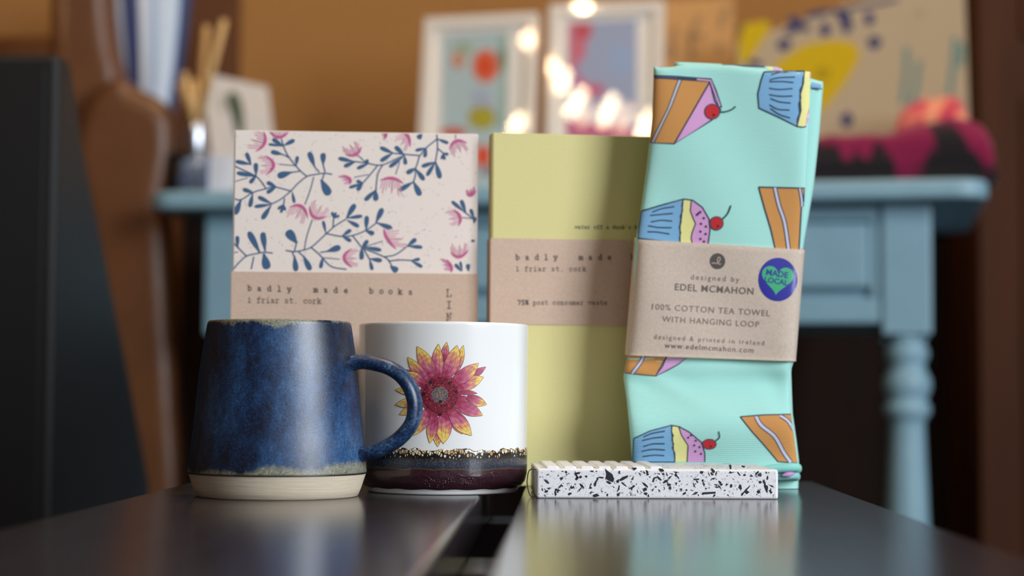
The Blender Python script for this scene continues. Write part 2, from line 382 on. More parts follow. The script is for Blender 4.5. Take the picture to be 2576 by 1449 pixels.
# ------------------------------------------------------------------ blue mug
M_blue = mat('mottled_blue_glaze', (40, 70, 110), 0.30)
nn, L, b = nodes_of(M_blue)
def N(t, **k):
    n = nn.new(t)
    for a, v in k.items(): setattr(n, a, v)
    return n
def noise_node(src, scale, detail=5, rough=0.6):
    mp = N('ShaderNodeMapping'); mp.inputs['Scale'].default_value = scale; L.new(src, mp.inputs[0])
    n = N('ShaderNodeTexNoise'); n.inputs['Scale'].default_value = 1; n.inputs['Detail'].default_value = detail; n.inputs['Roughness'].default_value = rough
    L.new(mp.outputs[0], n.inputs['Vector']); return n.outputs['Fac']
def math_node(op, a, bb, clamp=False):
    n = N('ShaderNodeMath', operation=op, use_clamp=clamp)
    for i, v in enumerate((a, bb)):
        if isinstance(v, (int, float)): n.inputs[i].default_value = v
        else: L.new(v, n.inputs[i])
    return n.outputs[0]
def maprange(v, a, bq, c=0.0, d=1.0):
    n = N('ShaderNodeMapRange'); L.new(v, n.inputs[0])
    for i, q in enumerate((a, bq, c, d)): n.inputs[i + 1].default_value = q
    return n.outputs[0]
def ramp(v, stops):
    n = N('ShaderNodeValToRGB'); L.new(v, n.inputs[0]); el = n.color_ramp.elements
    while len(el) < len(stops): el.new(0.5)
    for e, (p, c) in zip(el, stops): e.position = p; e.color = lin(c)
    return n.outputs[0]
def mixc(f, a, bb):
    n = N('ShaderNodeMix', data_type='RGBA')
    if isinstance(f, (int, float)): n.inputs[0].default_value = f
    else: L.new(f, n.inputs[0])
    for i, v in ((6, a), (7, bb)):
        if isinstance(v, tuple): n.inputs[i].default_value = lin(v)
        else: L.new(v, n.inputs[i])
    return n.outputs[2]
tc = nn['Texture Coordinate'].outputs['Object']
sep = N('ShaderNodeSeparateXYZ'); L.new(tc, sep.inputs[0]); z = sep.outputs['Z']
fine = noise_node(tc, (1700, 1700, 1100), 5, 0.65); big = noise_node(tc, (34, 34, 16), 3); mid = noise_node(tc, (300, 300, 160), 4)
v = math_node('ADD', math_node('MULTIPLY', fine, 0.42), math_node('ADD', math_node('MULTIPLY', big, 0.42), math_node('MULTIPLY', mid, 0.16)))
base = ramp(v, [(0.38, (14, 15, 22)), (0.45, (20, 30, 50)), (0.52, (28, 57, 96)), (0.59, (46, 88, 132)), (0.67, (98, 124, 142))])
# rim and lower edge break to a pale olive, with a ragged border
rag = math_node('ADD', math_node('MULTIPLY', big, 0.018), math_node('ADD', math_node('MULTIPLY', mid, 0.004), math_node('MULTIPLY', fine, 0.003)))
top = maprange(math_node('ADD', z, rag), 0.1041, 0.1058)
low = maprange(math_node('SUBTRACT', z, rag), 0.0047, 0.0017)
edge = math_node('MAXIMUM', top, low, True)
olive = ramp(fine, [(0.35, (84, 84, 60)), (0.5, (146, 142, 106)), (0.65, (188, 180, 148))])
c1 = mixc(math_node('MULTIPLY', edge, 0.72), base, olive)
line = maprange(z, 0.0137, 0.0129)
isbody = maprange(z, 0.0122, 0.0123)
L.new(mixc(line, c1, (26, 20, 24)), b.inputs['Base Color'])
bp = N('ShaderNodeBump'); bp.inputs['Distance'].default_value = 0.00009; L.new(fine, bp.inputs['Height']); L.new(bp.outputs[0], b.inputs['Normal'])
b.inputs['Roughness'].default_value = 0.30; b.inputs['Specular IOR Level'].default_value = 0.65
M_handle = M_blue.copy(); M_handle.name = 'mottled_blue_glaze_on_handle'
nn, L, b = nodes_of(M_handle)
for l in list(L):
    if l.to_socket == b.inputs['Base Color']: L.remove(l)
tc = nn['Texture Coordinate'].outputs['Object']
fine = noise_node(tc, (700, 700, 700), 6, 0.7); mid = noise_node(tc, (110, 110, 110), 3)
geo = N('ShaderNodeNewGeometry'); pt = maprange(geo.outputs['Pointiness'], 0.50, 0.58)
v = math_node('ADD', math_node('MULTIPLY', fine, 0.6), math_node('MULTIPLY', mid, 0.4))
L.new(ramp(v, [(0.36, (12, 20, 38)), (0.46, (22, 42, 74)), (0.55, (38, 72, 112)), (0.62, (92, 118, 132)), (0.70, (150, 150, 110))]), b.inputs['Base Color'])
M_clay = mat('bare_cream_clay', (214, 198, 174), 0.8, noise=((120, 120, 900), 0.05), bump=((60, 60, 1500), 0.00018))
bm_x, bm_y = -0.1265, 0.996
bmug = thing('mug', 'mottled blue glazed mug with a bare cream clay base, at the left of the bench', 'mug', (bm_x, bm_y, BZ))
out = [(0.0479, 0.0124), (0.0481, 0.0136), (0.0470, 0.0253), (0.0455, 0.038), (0.0441, 0.0535), (0.0424, 0.070), (0.0405, 0.083), (0.0392, 0.0915), (0.0388, 0.0935), (0.0380, 0.0945), (0.0368, 0.0942), (0.0362, 0.093)]
inn = [(0.0375, 0.083), (0.0405, 0.055), (0.0440, 0.022), (0.0420, 0.0135), (0.0385, 0.0125)]
def dense(pr, n=5):
    return [tuple(p)[:2] for p in catmull([(r, z, 0) for r, z in pr], n)]
k = MB(); k.lathe(dense(out) + inn, 128, False, True); k.build('body', M_blue, bmug)
k = MB(); k.lathe([(0.0425, 0.0), (0.0436, 0.0006), (0.0452, 0.0045), (0.0466, 0.0088), (0.0476, 0.0118), (0.0478, 0.0123), (0.0470, 0.01235)], 128); k.build('unglazed_base', M_clay, bmug)
hp = [(874, 916), (898, 913), (920, 911), (948, 915), (985, 926), (1018, 948), (1041, 982), (1050, 1022), (1043, 1062), (1014, 1098), (977, 1122), (940, 1136), (908, 1142), (890, 1144)]
sc = 4618.0; a10 = R(-11)
pts = []
for px, py in hp:
    x = (px - 704) / sc; pts.append((x / math.cos(a10) * math.cos(a10), x * math.tan(a10), (1247 - py) / sc))
pts = catmull(pts, 6); nP = len(pts); rads = []
for i in range(nP):
    t = i / (nP - 1); e = max(0, 1 - t / 0.12) + max(0, 1 - (1 - t) / 0.12)
    rads.append((0.0041 + 0.0016 * e * e, 0.0060 + 0.0016 * e * e))
k = MB(); k.tube(pts, rads, 20, True, side=(-math.sin(a10), math.cos(a10), 0)); k.build('handle', M_handle, bmug)

# ------------------------------------------------------------------ white mug with the flower
M_porc = mat('white_porcelain_glaze', (238, 238, 236), 0.22, coat=0.5)
M_flower = mat('flower_print', rough=0.25, attr=True, coat=0.4)
wm_x, wm_y = -0.0391, 1.052
wmug = thing('mug', 'white porcelain mug printed with a red and yellow flower above a dark glazed band', 'mug', (wm_x, wm_y, BZ))
prof = [(0.0400, 0.0), (0.0424, 0.0003), (0.0436, 0.0022), (0.0448, 0.0036), (0.0468, 0.0066), (0.0478, 0.0107), (0.0480, 0.02), (0.0482, 0.05), (0.0485, 0.08), (0.0487, 0.0925), (0.0486, 0.0945), (0.0480, 0.0954), (0.0470, 0.0950), (0.0462, 0.0935)]
k = MB(); pr = dense(prof, 4); k.lathe(pr + [(0.0455, 0.08), (0.0453, 0.02), (0.043, 0.009), (0.02, 0.007)], 128)
tabR = [(z, r) for r, z in pr if True][:41]
def wR(z): return interp([(0.0, .0424), (0.0036, .0448), (0.0066, .0468), (0.0107, .0478), (0.02, .0480), (0.05, .0482), (0.08, .0485), (0.0925, .0487)], z)
def ffn(x, y, h):                       # flower drawing, 5.796 units to the pixel, origin at 1000, 860
    px, py = 1000 + x / 5.796, 860 + y / 5.796
    z = P(px, py, 1.0085).z - BZ; r = wR(z) + h
    xr = (px - 1117.5) / 4560.0; xr = max(-r * .985, min(r * .985, xr))
    return (xr, -math.sqrt(r * r - xr * xr), z)
A = Art(k, ffn, 26, base=0.00012, step=0.00003, mi=1)
def mixl(a, b, t): return tuple(a[i] + (b[i] - a[i]) * t for i in range(3)) + (1,)
YEL, ORA, PNK, CRI, DRK = lin((240, 206, 106)), lin((222, 154, 106)), lin((196, 100, 134)), lin((156, 46, 76)), lin((104, 32, 46))
fr_ = random.Random(5)
def vnoise(x, y, s): return 0.5 + 0.5 * math.sin(x * s * 1.7 + 2.1 * math.sin(y * s * 1.3) + s * 7) * math.cos(y * s * 1.9 + 1.7 * math.sin(x * s))
def petal(tip, basep, wd, lv, bend=0.0, split=0.55, red=False):
    wd *= 1.14; split += .05
    dx, dy = tip[0] - basep[0], tip[1] - basep[1]; l = math.hypot(dx, dy); nx, ny = -dy / l, dx / l
    ts = [0, .06, .16, .30, .45, .6, .72, .82, .9, .96, 1]
    pf = [.50, .58, .74, .92, 1, .93, .76, .53, .31, .13, .0]
    cx = lambda t: bend * l * (t * t - t)
    up = [(basep[0] + dx * t + nx * (wd / 2 * q + cx(t)), basep[1] + dy * t + ny * (wd / 2 * q + cx(t))) for t, q in zip(ts, pf)]
    dn = [(basep[0] + dx * t - nx * (wd / 2 * q - cx(t)), basep[1] + dy * t - ny * (wd / 2 * q - cx(t))) for t, q in zip(ts, pf)][:-1]
    ph = fr_.uniform(0, 50)
    def cf(x, y):
        t = ((x - basep[0]) * dx + (y - basep[1]) * dy) / (l * l); s_ = ((x - basep[0]) * nx + (y - basep[1]) * ny) / wd
        q = t + 0.34 * (vnoise(x + ph * 9, y, 0.02) - 0.5) + 0.25 * s_
        if red: q *= 0.6
        if q < split - .28: c = mixl(CRI, PNK, max(0, min(1, (q - .05) / max(.02, split - .33))))
        elif q < split: c = mixl(PNK, ORA, (q - split + .28) / .28)
        else: c = mixl(ORA, YEL, min(1, (q - split) / .14))
        d = 0.86 + 0.28 * vnoise(x, y + ph, 0.07)
        return (min(1, c[0] * d), min(1, c[1] * d), min(1, c[2] * d), 1)
    A.poly(up + dn[::-1], None, lv, cf)
    A.outline(up + dn[::-1], 4.5, (104, 74, 66), lv + 1)
    for o_ in (-.14, .16):
        A.stroke([(basep[0] + dx * t + nx * (o_ * wd * pf[i] + cx(t)), basep[1] + dy * t + ny * (o_ * wd * pf[i] + cx(t))) for i, t in enumerate(ts) if .14 < t < .9], 3.2, (120, 52, 66), lv + 1)
back = [((775, 5), (745, 300), 95, .1, .7), ((1015, 50), (880, 470), 110, -.1, .62), ((1342, 364), (1100, 530), 90, 0, 1.1), ((1010, 1345), (830, 1080), 110, 0, .75), ((655, 1530), (640, 1220), 110, 0, .72), ((118, 398), (470, 590), 120, .1, 1.2), ((85, 1062), (440, 900), 130, 0, .6)]
front = [((340, 65), (575, 560), 185, -.12, .62), ((205, 220), (500, 575), 140, .12, .6), ((168, 438), (470, 640), 135, -.16, .6), ((655, 30), (655, 540), 150, .12, .62),
         ((925, 50), (760, 540), 190, -.12, .62), ((1238, 308), (850, 610), 170, -.12, .7), ((1312, 513), (920, 690), 165, .06, .6), ((1222, 752), (930, 745), 62, .15, 1.4), ((1358, 915), (1080, 800), 130, -.1, .66), ((1122, 850), (930, 830), 80, .2, 1.2),
         ((1302, 1075), (900, 900), 165, .06, .95), ((1145, 1366), (830, 990), 185, -.08, .62), ((738, 1485), (745, 1040), 200, 0, .52), ((540, 1475), (600, 1040), 145, .06, .72), ((295, 1366), (520, 990), 165, .06, .52), ((20, 700), (440, 760), 120, -.1, .55), ((22, 915), (440, 830), 135, .1, .55)]
for q in back: petal(q[0], q[1], q[2], 0, q[3], q[4])
for i, q in enumerate(front): petal(q[0], q[1], q[2], 2 + 2 * (i % 3), q[3], q[4])
def cdisc(x, y):
    q = vnoise(x, y, 0.11) * .5 + vnoise(y, x, 0.05) * .5
    return mixl(DRK, mixl(DRK, CRI, .75), min(1, max(0, q * 1.3 - .2)))
A.disc(690, 775, 300, 305, (150, 58, 84), 1)
A.disc(690, 775, 252, 258, None, 9, cf=cdisc)
for i in range(420):
    a, r_ = fr_.uniform(0, 6.28), 118 + 150 * fr_.random() ** .8
    x, y = 690 + r_ * math.cos(a), 775 + r_ * math.sin(a); s_ = fr_.uniform(5, 12)
    A.disc(x, y, s_, s_ * fr_.uniform(.5, 1), fr_.choice([(70, 22, 34), (120, 30, 52), (150, 44, 60), (176, 70, 60), (180, 104, 72), (96, 30, 70)]), 10 + i % 3, fr_.uniform(0, 3), 7)
A.disc(680, 775, 118, 120, (112, 98, 106), 13)
for i in range(230):
    a, r_ = fr_.uniform(0, 6.28), 118 * fr_.random() ** .6
    x, y = 680 + r_ * math.cos(a), 775 + r_ * math.sin(a); b_ = a + fr_.uniform(-.6, .6); l_ = fr_.uniform(8, 20)
    A.stroke([(x, y), (x + l_ * math.cos(b_), y + l_ * math.sin(b_))], 6, fr_.choice([(150, 132, 112), (176, 150, 104), (84, 74, 86), (120, 104, 110), (66, 58, 66)]) if r_ > 50 else fr_.choice([(196, 168, 112), (170, 140, 96), (92, 84, 92)]), 14 + i % 2)
for x, y, r_ in ((440, 765, 36), (690, 870, 26), (690, 1055, 24), (915, 725, 22), (545, 590, 24), (820, 600, 20)): A.disc(x, y, r_, r_ * .85, (60, 30, 34), 16)
k.build('body', [M_porc, M_flower], wmug)
# dark glaze: pebbled upper border, blue-grey middle, plum foot with raised beads
M_band = mat('dark_band_glaze', (40, 26, 32), 0.25, coat=0.6)
nn, L, b = nodes_of(M_band)
tc = nn['Texture Coordinate'].outputs['Object']
sep = N('ShaderNodeSeparateXYZ'); L.new(tc, sep.inputs[0]); z = sep.outputs['Z']
mp = N('ShaderNodeMapping'); mp.inputs['Scale'].default_value = (600, 600, 430); L.new(tc, mp.inputs[0])
def voro(feature):
    n = N('ShaderNodeTexVoronoi', feature=feature); n.inputs['Scale'].default_value = 1.0; L.new(mp.outputs[0], n.inputs['Vector']); return n
ve, vf = voro('DISTANCE_TO_EDGE'), voro('F1')
thr = maprange(z, 0.0192, 0.0236, 0.42, 0.05)
peb = math_node('MULTIPLY', maprange(math_node('SUBTRACT', ve.outputs['Distance'], thr), 0.0, 0.04), maprange(math_node('ADD', vf.outputs['Distance'], thr), 0.66, 0.58))
sepc = N('ShaderNodeSeparateColor'); L.new(vf.outputs['Color'], sepc.inputs[0])
pcol = ramp(sepc.outputs[0], [(0.1, (196, 150, 92)), (0.45, (226, 208, 168)), (0.9, (238, 232, 214))])
speck = noise_node(tc, (1500, 1500, 1000), 3); wav = noise_node(tc, (60, 60, 1), 3)
grey = ramp(math_node('ADD', math_node('MULTIPLY', speck, 0.8), math_node('MULTIPLY', maprange(z, 0.015, 0.021), 0.16)), [(0.38, (34, 38, 48)), (0.52, (56, 66, 82)), (0.62, (110, 98, 78))])
dark = ramp(speck, [(0.35, (42, 20, 27)), (0.65, (64, 34, 43))])
zz = math_node('ADD', z, math_node('MULTIPLY', math_node('SUBTRACT', wav, 0.5), 0.004))
split = maprange(zz, 0.0143, 0.0147)
seam = math_node('MULTIPLY', maprange(zz, 0.0139, 0.0142), maprange(zz, 0.0148, 0.0144))
c = mixc(split, dark, grey)
c = mixc(math_node('MULTIPLY', seam, 0.5), c, (120, 84, 54))
up = maprange(z, 0.0180, 0.0208)
c = mixc(up, c, (30, 24, 22))
L.new(mixc(math_node('MULTIPLY', peb, up), c, pcol), b.inputs['Base Color'])
bp = N('ShaderNodeBump'); bp.inputs['Distance'].default_value = 0.0004; L.new(speck, bp.inputs['Height']); bp.inputs['Strength'].default_value = .25; L.new(bp.outputs[0], b.inputs['Normal'])
k = MB(); n = 256; rows = 26; vs_, fs = [], []
for j in range(rows):
    t = j / (rows - 1)
    for i in range(n):
        a = 2 * math.pi * i / n
        zt = 0.0260 + 0.0005 * math.sin(a * 9 + 1) + 0.0004 * math.sin(a * 23) + 0.0004 * math.sin(a * 41 + 2) - 0.0008 * math.sin(a + 2.4)
        zb = 0.0030 + 0.00015 * math.sin(a * 17)
        z_ = zb + (zt - zb) * t; e = 0.0005 if 0 < j < rows - 1 else -0.0001
        vs_.append(((wR(z_) + e) * math.cos(a), (wR(z_) + e) * math.sin(a), z_))
for j in range(rows - 1):
    for i in range(n): q = (i + 1) % n; fs.append((j * n + i, j * n + q, (j + 1) * n + q, (j + 1) * n + i))
k.mesh(vs_, fs)
def bp_(px, py, h):
    xr = (px - 1117.5) / 4560.0; z = P(px, py, 1.0085).z - BZ; r = wR(z) + h; return Vector((xr, -math.sqrt(max(1e-9, r * r - xr * xr)), z))
def bead(px, py, r):
    bq = bmesh.new(); bmesh.ops.create_icosphere(bq, subdivisions=2, radius=r / 4560.0)
    for v_ in bq.verts: v_.co.y *= .6
    k.bm(bq, xf=Matrix.Translation(bp_(px, py, 0.0005)))
for line_ in ([(1135, 1195), (1150, 1189), (1165, 1192), (1180, 1198), (1195, 1194), (1203, 1189)], [(1075, 1196), (1090, 1200), (1105, 1211), (1120, 1208), (1135, 1195)], [(1244, 1193), (1252, 1188), (1262, 1194)]):
    k.tube(catmull([bp_(x, y, 0.0006) for x, y in line_], 5), 0.00022, 8)
for i in range(46):
    x = fr_.uniform(1130, 1204); y0_ = interp([(1130, 1200), (1150, 1194), (1180, 1203), (1204, 1195)], x); bead(x, y0_ + fr_.uniform(3, 17), fr_.uniform(1.5, 2.5))
for i in range(9): bead(fr_.uniform(1246, 1260), fr_.uniform(1196, 1208), fr_.uniform(1.5, 2.3))
for i in range(26): bead(fr_.uniform(1078, 1130), fr_.uniform(1204, 1226), fr_.uniform(1.2, 2.2))
k.build('glaze_band', M_band, wmug)
# ------------------------------------------------------------------ notebooks
M_kraft = mat('kraft_paper', (206, 178, 158), 0.85, noise=(900.0, 0.09), bump=(1500.0, 0.00005))
M_ink = mat('black_ink', rough=0.7, attr=True)
M_pages = mat('cream_pages', (228, 216, 192), 0.8, noise=((20, 20, 20), 0.03))
M_floral = mat('floral_cover_paper', rough=0.7, attr=True)
M_green = mat('yellow_green_cover', (220, 210, 146), 0.8, noise=(1300.0, 0.08), bump=(1500.0, 0.00004))
M_leather = M_kraft
class Frame:
    def __init__(s, o, yaw, lean=0.0):
        s.o = Vector(o); s.u = Vector((math.cos(yaw), math.sin(yaw), 0)); d = Vector((-math.sin(yaw), math.cos(yaw), 0))
        s.v = Vector((0, 0, 1)) * math.cos(lean) + d * math.sin(lean); s.d = d * math.cos(lean) - Vector((0, 0, 1)) * math.sin(lean); s.n = -s.d
    def m(s): return Matrix(((s.u.x, s.d.x, s.v.x, s.o.x), (s.u.y, s.d.y, s.v.y, s.o.y), (s.u.z, s.d.z, s.v.z, s.o.z), (0, 0, 0, 1)))
    def pt(s, u, d, v): return s.o + s.u * u + s.d * d + s.v * v
    def uv(s, px, py, d=0.0):
        q = on_plane(px, py, s.o + s.d * d, s.n) - s.o; return q.dot(s.u), q.dot(s.v)
def place(fr, name, label, cat, group=None):
    o = thing(name, label, cat, (0, 0, 0), 0, group); o.matrix_world = fr.m(); return o
def loc_fn(fr, cx, cy, k, d=0.0):       # drawing units -> local point of the frame's front plane
    def fn(x, y, h):
        u, v = fr.uv(cx + x / k, cy + y / k, d); return (u, d - h, v)
    return fn
def notebook(fr, W, H, D, root, covmat, band_z, art=None):
    k = MB(); cream = lin((238, 223, 213)); k.box((0, 0, 0), (W, 0.0012, H), 0.0005, 2, col=cream)
    if art: art(k)
    k.build('front_cover', covmat, root)
    k = MB(); k.box((0, D - 0.0012, 0), (W, D, H), 0.0005, 2, col=cream); k.build('back_cover', covmat, root)
    k = MB(); k.box((-0.0006, 0.0004, 0), (0.0007, D - 0.0004, H), 0.0005, 2, col=cream); k.build('spine', covmat, root)
    k = MB(); k.box((0.0008, 0.0013, 0.0012), (W - 0.0012, D - 0.0013, H - 0.0012)); k.build('page_block', M_pages, root)
    z0, z1 = band_z; g = 0.0009; t = 0.0004; k = MB()
    k.box((-g, -g + 0.0004, z0), (W + g * .6, -0.0001, z1), 0.00015, 1); k.box((-g, D + .0001, z0), (W + g * .6, D + g - .0004, z1), 0.00015, 1)
    k.box((-g - .0004, -.0004, z0), (-g + .0002, D + .0004, z1), 0.00015, 1); k.box((W + .0001, -.0004, z0), (W + g * .6, D + .0004, z1), 0.00015, 1)
    return k.build('paper_band', M_kraft, root)
INK = (58, 48, 46)
# floral one
f1 = Frame((-0.1695, 1.1085, BZ), R(4.0), R(0.0)); H1 = f1.uv(582, 327)[1]; W1 = f1.uv(1203, 337)[0]
nb1 = place(f1, 'notebook', 'cream notebook with blue sprigs and pink flowers standing behind the two mugs', 'notebook')
BLU, PINK = (60, 94, 130), (204, 96, 146)
def floral(k):
    u0 = 0.0008; lo = f1.uv(582, 327); hi = f1.uv(1203, 800)
    A = Art(k, lambda x, y, h: (lambda q: (min(max(q[0], 0.0006), W1 - 0.0006), -h, min(q[1], H1 - 0.0006)))(f1.uv(560 + x / 3.8136, 310 + y / 3.8136)), clip=(86, 66, 2440, 1450), base=0.00008, step=0.00005)
    r = random.Random(2)
    for i in range(420):                # flecks in the paper
        x, y = r.uniform(95, 2430), r.uniform(80, 1400); a = r.uniform(0, 3.1); l = r.uniform(3, 10)
        A.stroke([(x, y), (x + l * math.cos(a), y + l * math.sin(a))], r.uniform(5, 11), r.choice([(172, 164, 168), (140, 140, 158), (96, 100, 118), (186, 150, 148), (180, 172, 168)]), 0)
    def s(*p, w=13): A.stroke(p, w, BLU, 1, smooth=5)
    def l(*q):
        for a in q: A.leaf((a[0], a[1]), (a[2], a[3]), a[4] if len(a) > 4 else 40, BLU, 2)
    s((90, 1415), (150, 1345), (230, 1275), (330, 1250), (400, 1238), (482, 1246)); s((230, 1275), (150, 1195), (70, 1115)); s((300, 1280), (275, 1400)); s((80, 1245), (150, 1235), w=9)
    l((360, 1245, 250, 1040, 60), (410, 1228, 385, 1045, 56), (395, 1250, 430, 1400, 80), (145, 1195, 142, 1080, 38))
    s((80, 705), (170, 735), (290, 665), (410, 630), (500, 612), (655, 650)); s((80, 395), (200, 450), (315, 505), (380, 570), (415, 625)); s((460, 780), (560, 728), (655, 650), (720, 580), (810, 510), (890, 492), (975, 480), (1052, 490))
    s((810, 510), (740, 450), (640, 330), (590, 235), (565, 150)); s((640, 330), (590, 305), (560, 295)); s((705, 408), (540, 393), w=9); s((740, 460), (660, 472)); s((930, 470), (880, 415)); s((985, 470), (965, 400)); s((975, 485), (950, 560)); s((875, 515), (840, 645), (790, 780), w=11); s((595, 720), (585, 790)); s((240, 525), (115, 560), w=9)
    l((580, 300, 465, 272, 44), (705, 410, 720, 315, 34), (665, 470, 528, 508, 64), (885, 420, 830, 275, 52), (966, 400, 965, 285, 52), (945, 540, 1025, 690, 78), (275, 400, 228, 282), (275, 395, 125, 365), (322, 500, 320, 380, 44), (320, 510, 135, 475, 42), (325, 500, 262, 575), (515, 608, 425, 565), (515, 612, 425, 668), (300, 668, 195, 632), (290, 675, 262, 805, 42), (178, 735, 118, 875, 58), (470, 770, 340, 705), (470, 780, 305, 800, 36), (465, 790, 380, 920, 48), (580, 780, 530, 825, 26), (585, 780, 560, 860, 28), (585, 780, 602, 838, 26), (668, 655, 690, 765, 30), (580, 215, 478, 150), (575, 220, 440, 200, 26), (585, 215, 692, 160, 42))
    s((1250, 365), (1380, 382), (1480, 402), (1560, 392), (1680, 335), (1745, 308)); s((1300, 310), (1380, 382), w=10); s((1640, 288), (1745, 298), (1890, 310)); s((1700, 370), (1660, 492), w=9); s((1490, 402), (1410, 500), (1340, 580)); s((1400, 492), (1260, 520), w=9); s((1540, 395), (1490, 485), (1470, 645)); s((1890, 310), (1868, 390), (1850, 440), (1850, 500), (1830, 565)); s((2060, 150), (1955, 235), (1895, 310)); s((2055, 108), (2062, 240), (2042, 372)); s((2060, 240), (2120, 288)); s((2235, 110), (2235, 150), w=8)
    l((1262, 368, 1110, 335, 40), (1275, 370, 1165, 415), (1400, 385, 1378, 348, 34), (1405, 385, 1290, 435, 36), (1745, 305, 1655, 222, 44), (1745, 310, 1757, 398, 38), (1730, 325, 1600, 422, 40), (1640, 288, 1512, 232), (1635, 285, 1515, 365, 42), (1345, 572, 1285, 553, 34), (1340, 578, 1215, 618, 32), (1345, 575, 1292, 645, 42), (1470, 640, 1365, 742, 44), (1470, 640, 1470, 745, 52), (1855, 430, 1765, 480, 46), (1855, 440, 1935, 545, 46), (1832, 562, 1695, 645, 48), (1832, 560, 1898, 695, 56), (2060, 150, 2168, 192, 32), (1955, 238, 1850, 262, 32), (1955, 238, 1940, 328, 36), (2120, 285, 2168, 302, 30), (2118, 285, 2132, 352, 26), (2118, 290, 2100, 345, 26), (2042, 372, 1910, 415, 40), (2042, 372, 1960, 505, 40), (2045, 375, 2088, 530, 50), (1915, 100, 1875, 148, 50))
    s((605, 1220), (690, 1232), (780, 1216), (850, 1190), (920, 1130), (1000, 1055), (1080, 985), (1185, 920)); s((690, 1225), (712, 1140)); s((785, 1210), (810, 1080), (862, 922), w=11); s((668, 1235), (700, 1310)); s((730, 1235), (790, 1290)); s((850, 1192), (930, 1260), (1040, 1372), (1190, 1402)); s((935, 1240), (1005, 1228)); s((965, 1290), (1125, 1305), w=9); s((1060, 995), (1066, 912)); s((1000, 1060), (1140, 1085), (1250, 1076), (1370, 1030), (1475, 958)); s((1245, 1076), (1330, 1185)); s((1360, 1185), (1535, 1132), w=9); s((1350, 1200), (1550, 1282), (1605, 1335), (1640, 1410)); s((1350, 1200), (1410, 1305)); s((1550, 1282), (1660, 1260), (1775, 1178)); s((1590, 1322), (1700, 1312), (1812, 1316))
    s((2425, 930), (2320, 850), (2270, 800)); s((2290, 905), (2410, 915), w=9)
    l((715, 1150, 620, 1030, 84), (690, 1270, 706, 1420, 52), (775, 1270, 845, 1410, 54), (1000, 1230, 1132, 1188, 60), (962, 1285, 940, 1392, 36), (992, 1055, 965, 935, 30), (1068, 912, 1050, 850, 26), (1068, 912, 1088, 855, 26), (1068, 912, 1122, 884, 26), (1188, 915, 1272, 775, 52), (1190, 910, 1342, 890, 36), (1195, 930, 1310, 992, 40), (1145, 1082, 1235, 1022, 36), (1150, 1085, 1235, 1132, 36), (1378, 1025, 1385, 888, 44), (1372, 1030, 1455, 1062, 44), (1472, 955, 1535, 815, 52), (1480, 955, 1628, 1010, 46), (1332, 1205, 1395, 1122, 40), (1335, 1190, 1335, 1308, 44), (1355, 1188, 1525, 1218, 40), (1410, 1300, 1530, 1318, 42), (1412, 1305, 1437, 1410, 34), (1775, 1178, 1858, 1108, 44), (1775, 1178, 1918, 1190, 36), (1812, 1316, 1895, 1303, 32), (1812, 1320, 1918, 1380, 34), (1610, 1370, 1680, 1420, 60), (2335, 855, 2288, 735, 40), (2320, 850, 2198, 748, 36), (2412, 910, 2378, 822, 34), (2412, 960, 2425, 900, 40), (2425, 1130, 2385, 1128, 26), (2290, 1420, 2230, 1350, 34), (2300, 1420, 2280, 1325, 26), (2360, 1420, 2352, 1350, 40))
    def fl(a, m_, c):
        ctl = (2 * m_[0] - (a[0] + c[0]) / 2, 2 * m_[1] - (a[1] + c[1]) / 2); n = 10
        arc = [((1 - t) ** 2 * a[0] + 2 * t * (1 - t) * ctl[0] + t * t * c[0], (1 - t) ** 2 * a[1] + 2 * t * (1 - t) * ctl[1] + t * t * c[1]) for t in [i / n for i in range(n + 1)]]
        A.stroke(arc, 30, PINK, 3, taper=True)
        ox, oy = (a[0] + c[0]) / 2 - m_[0], (a[1] + c[1]) / 2 - m_[1]; ln = math.hypot(a[0] - c[0], a[1] - c[1])
        o_ = math.hypot(ox, oy) or 1; ox, oy = ox / o_, oy / o_
        for i in range(9):
            t = .12 + .76 * i / 8; j = min(n, int(t * n)); b0 = arc[j]
            sx, sy = (c[0] - a[0]) / ln * (t - .5) * .55, (c[1] - a[1]) / ln * (t - .5) * .55
            lg = ln * (.42 + .12 * ((i * 5) % 3)) ; A.stroke([b0, (b0[0] + (ox + sx) * lg, b0[1] + (oy + sy) * lg)], 6 if i % 2 else 8, PINK if i % 2 else (220, 150, 184), 3, taper=False)
    for q in (((395, 80), (405, 190), (315, 272)), ((450, 75), (545, 135), (640, 70)), ((410, 310), (492, 400), (415, 497)), ((1180, 300), (1280, 300), (1332, 222)), ((1545, 85), (1568, 100), (1562, 150)), ((1690, 90), (1775, 115), (1800, 228)), ((2178, 252), (2240, 170), (2348, 192)), ((1150, 498), (1222, 535), (1215, 588)), ((1518, 547), (1630, 527), (1738, 580)), ((642, 806), (760, 797), (818, 912)), ((833, 800), (885, 905), (1007, 890)), ((1548, 1012), (1582, 1110), (1668, 1207)), ((1240, 1203), (1167, 1290), (1248, 1384)), ((2214, 828), (2280, 900), (2260, 987)), ((2188, 1238), (2275, 1282), (2362, 1210)), ((2148, 1308), (2195, 1375), (2190, 1430)), ((2340, 680), (2390, 690), (2430, 640)), ((70, 560), (92, 610), (100, 690)), ((88, 90), (98, 110), (92, 150))): fl(*q)
zb1 = f1.uv(620, 683)[1]
band = notebook(f1, W1, H1, 0.014, nb1, M_floral, (zb1 - 0.078, zb1), floral)
def writing(fr, d, band, name, items, cx=0, cy=0, kk=1.0):
    k = MB(); A = Art(k, loc_fn(fr, cx, cy, kk, d), base=0.00006, step=0.00003)
    items(A); return k.build(name, M_ink, band)
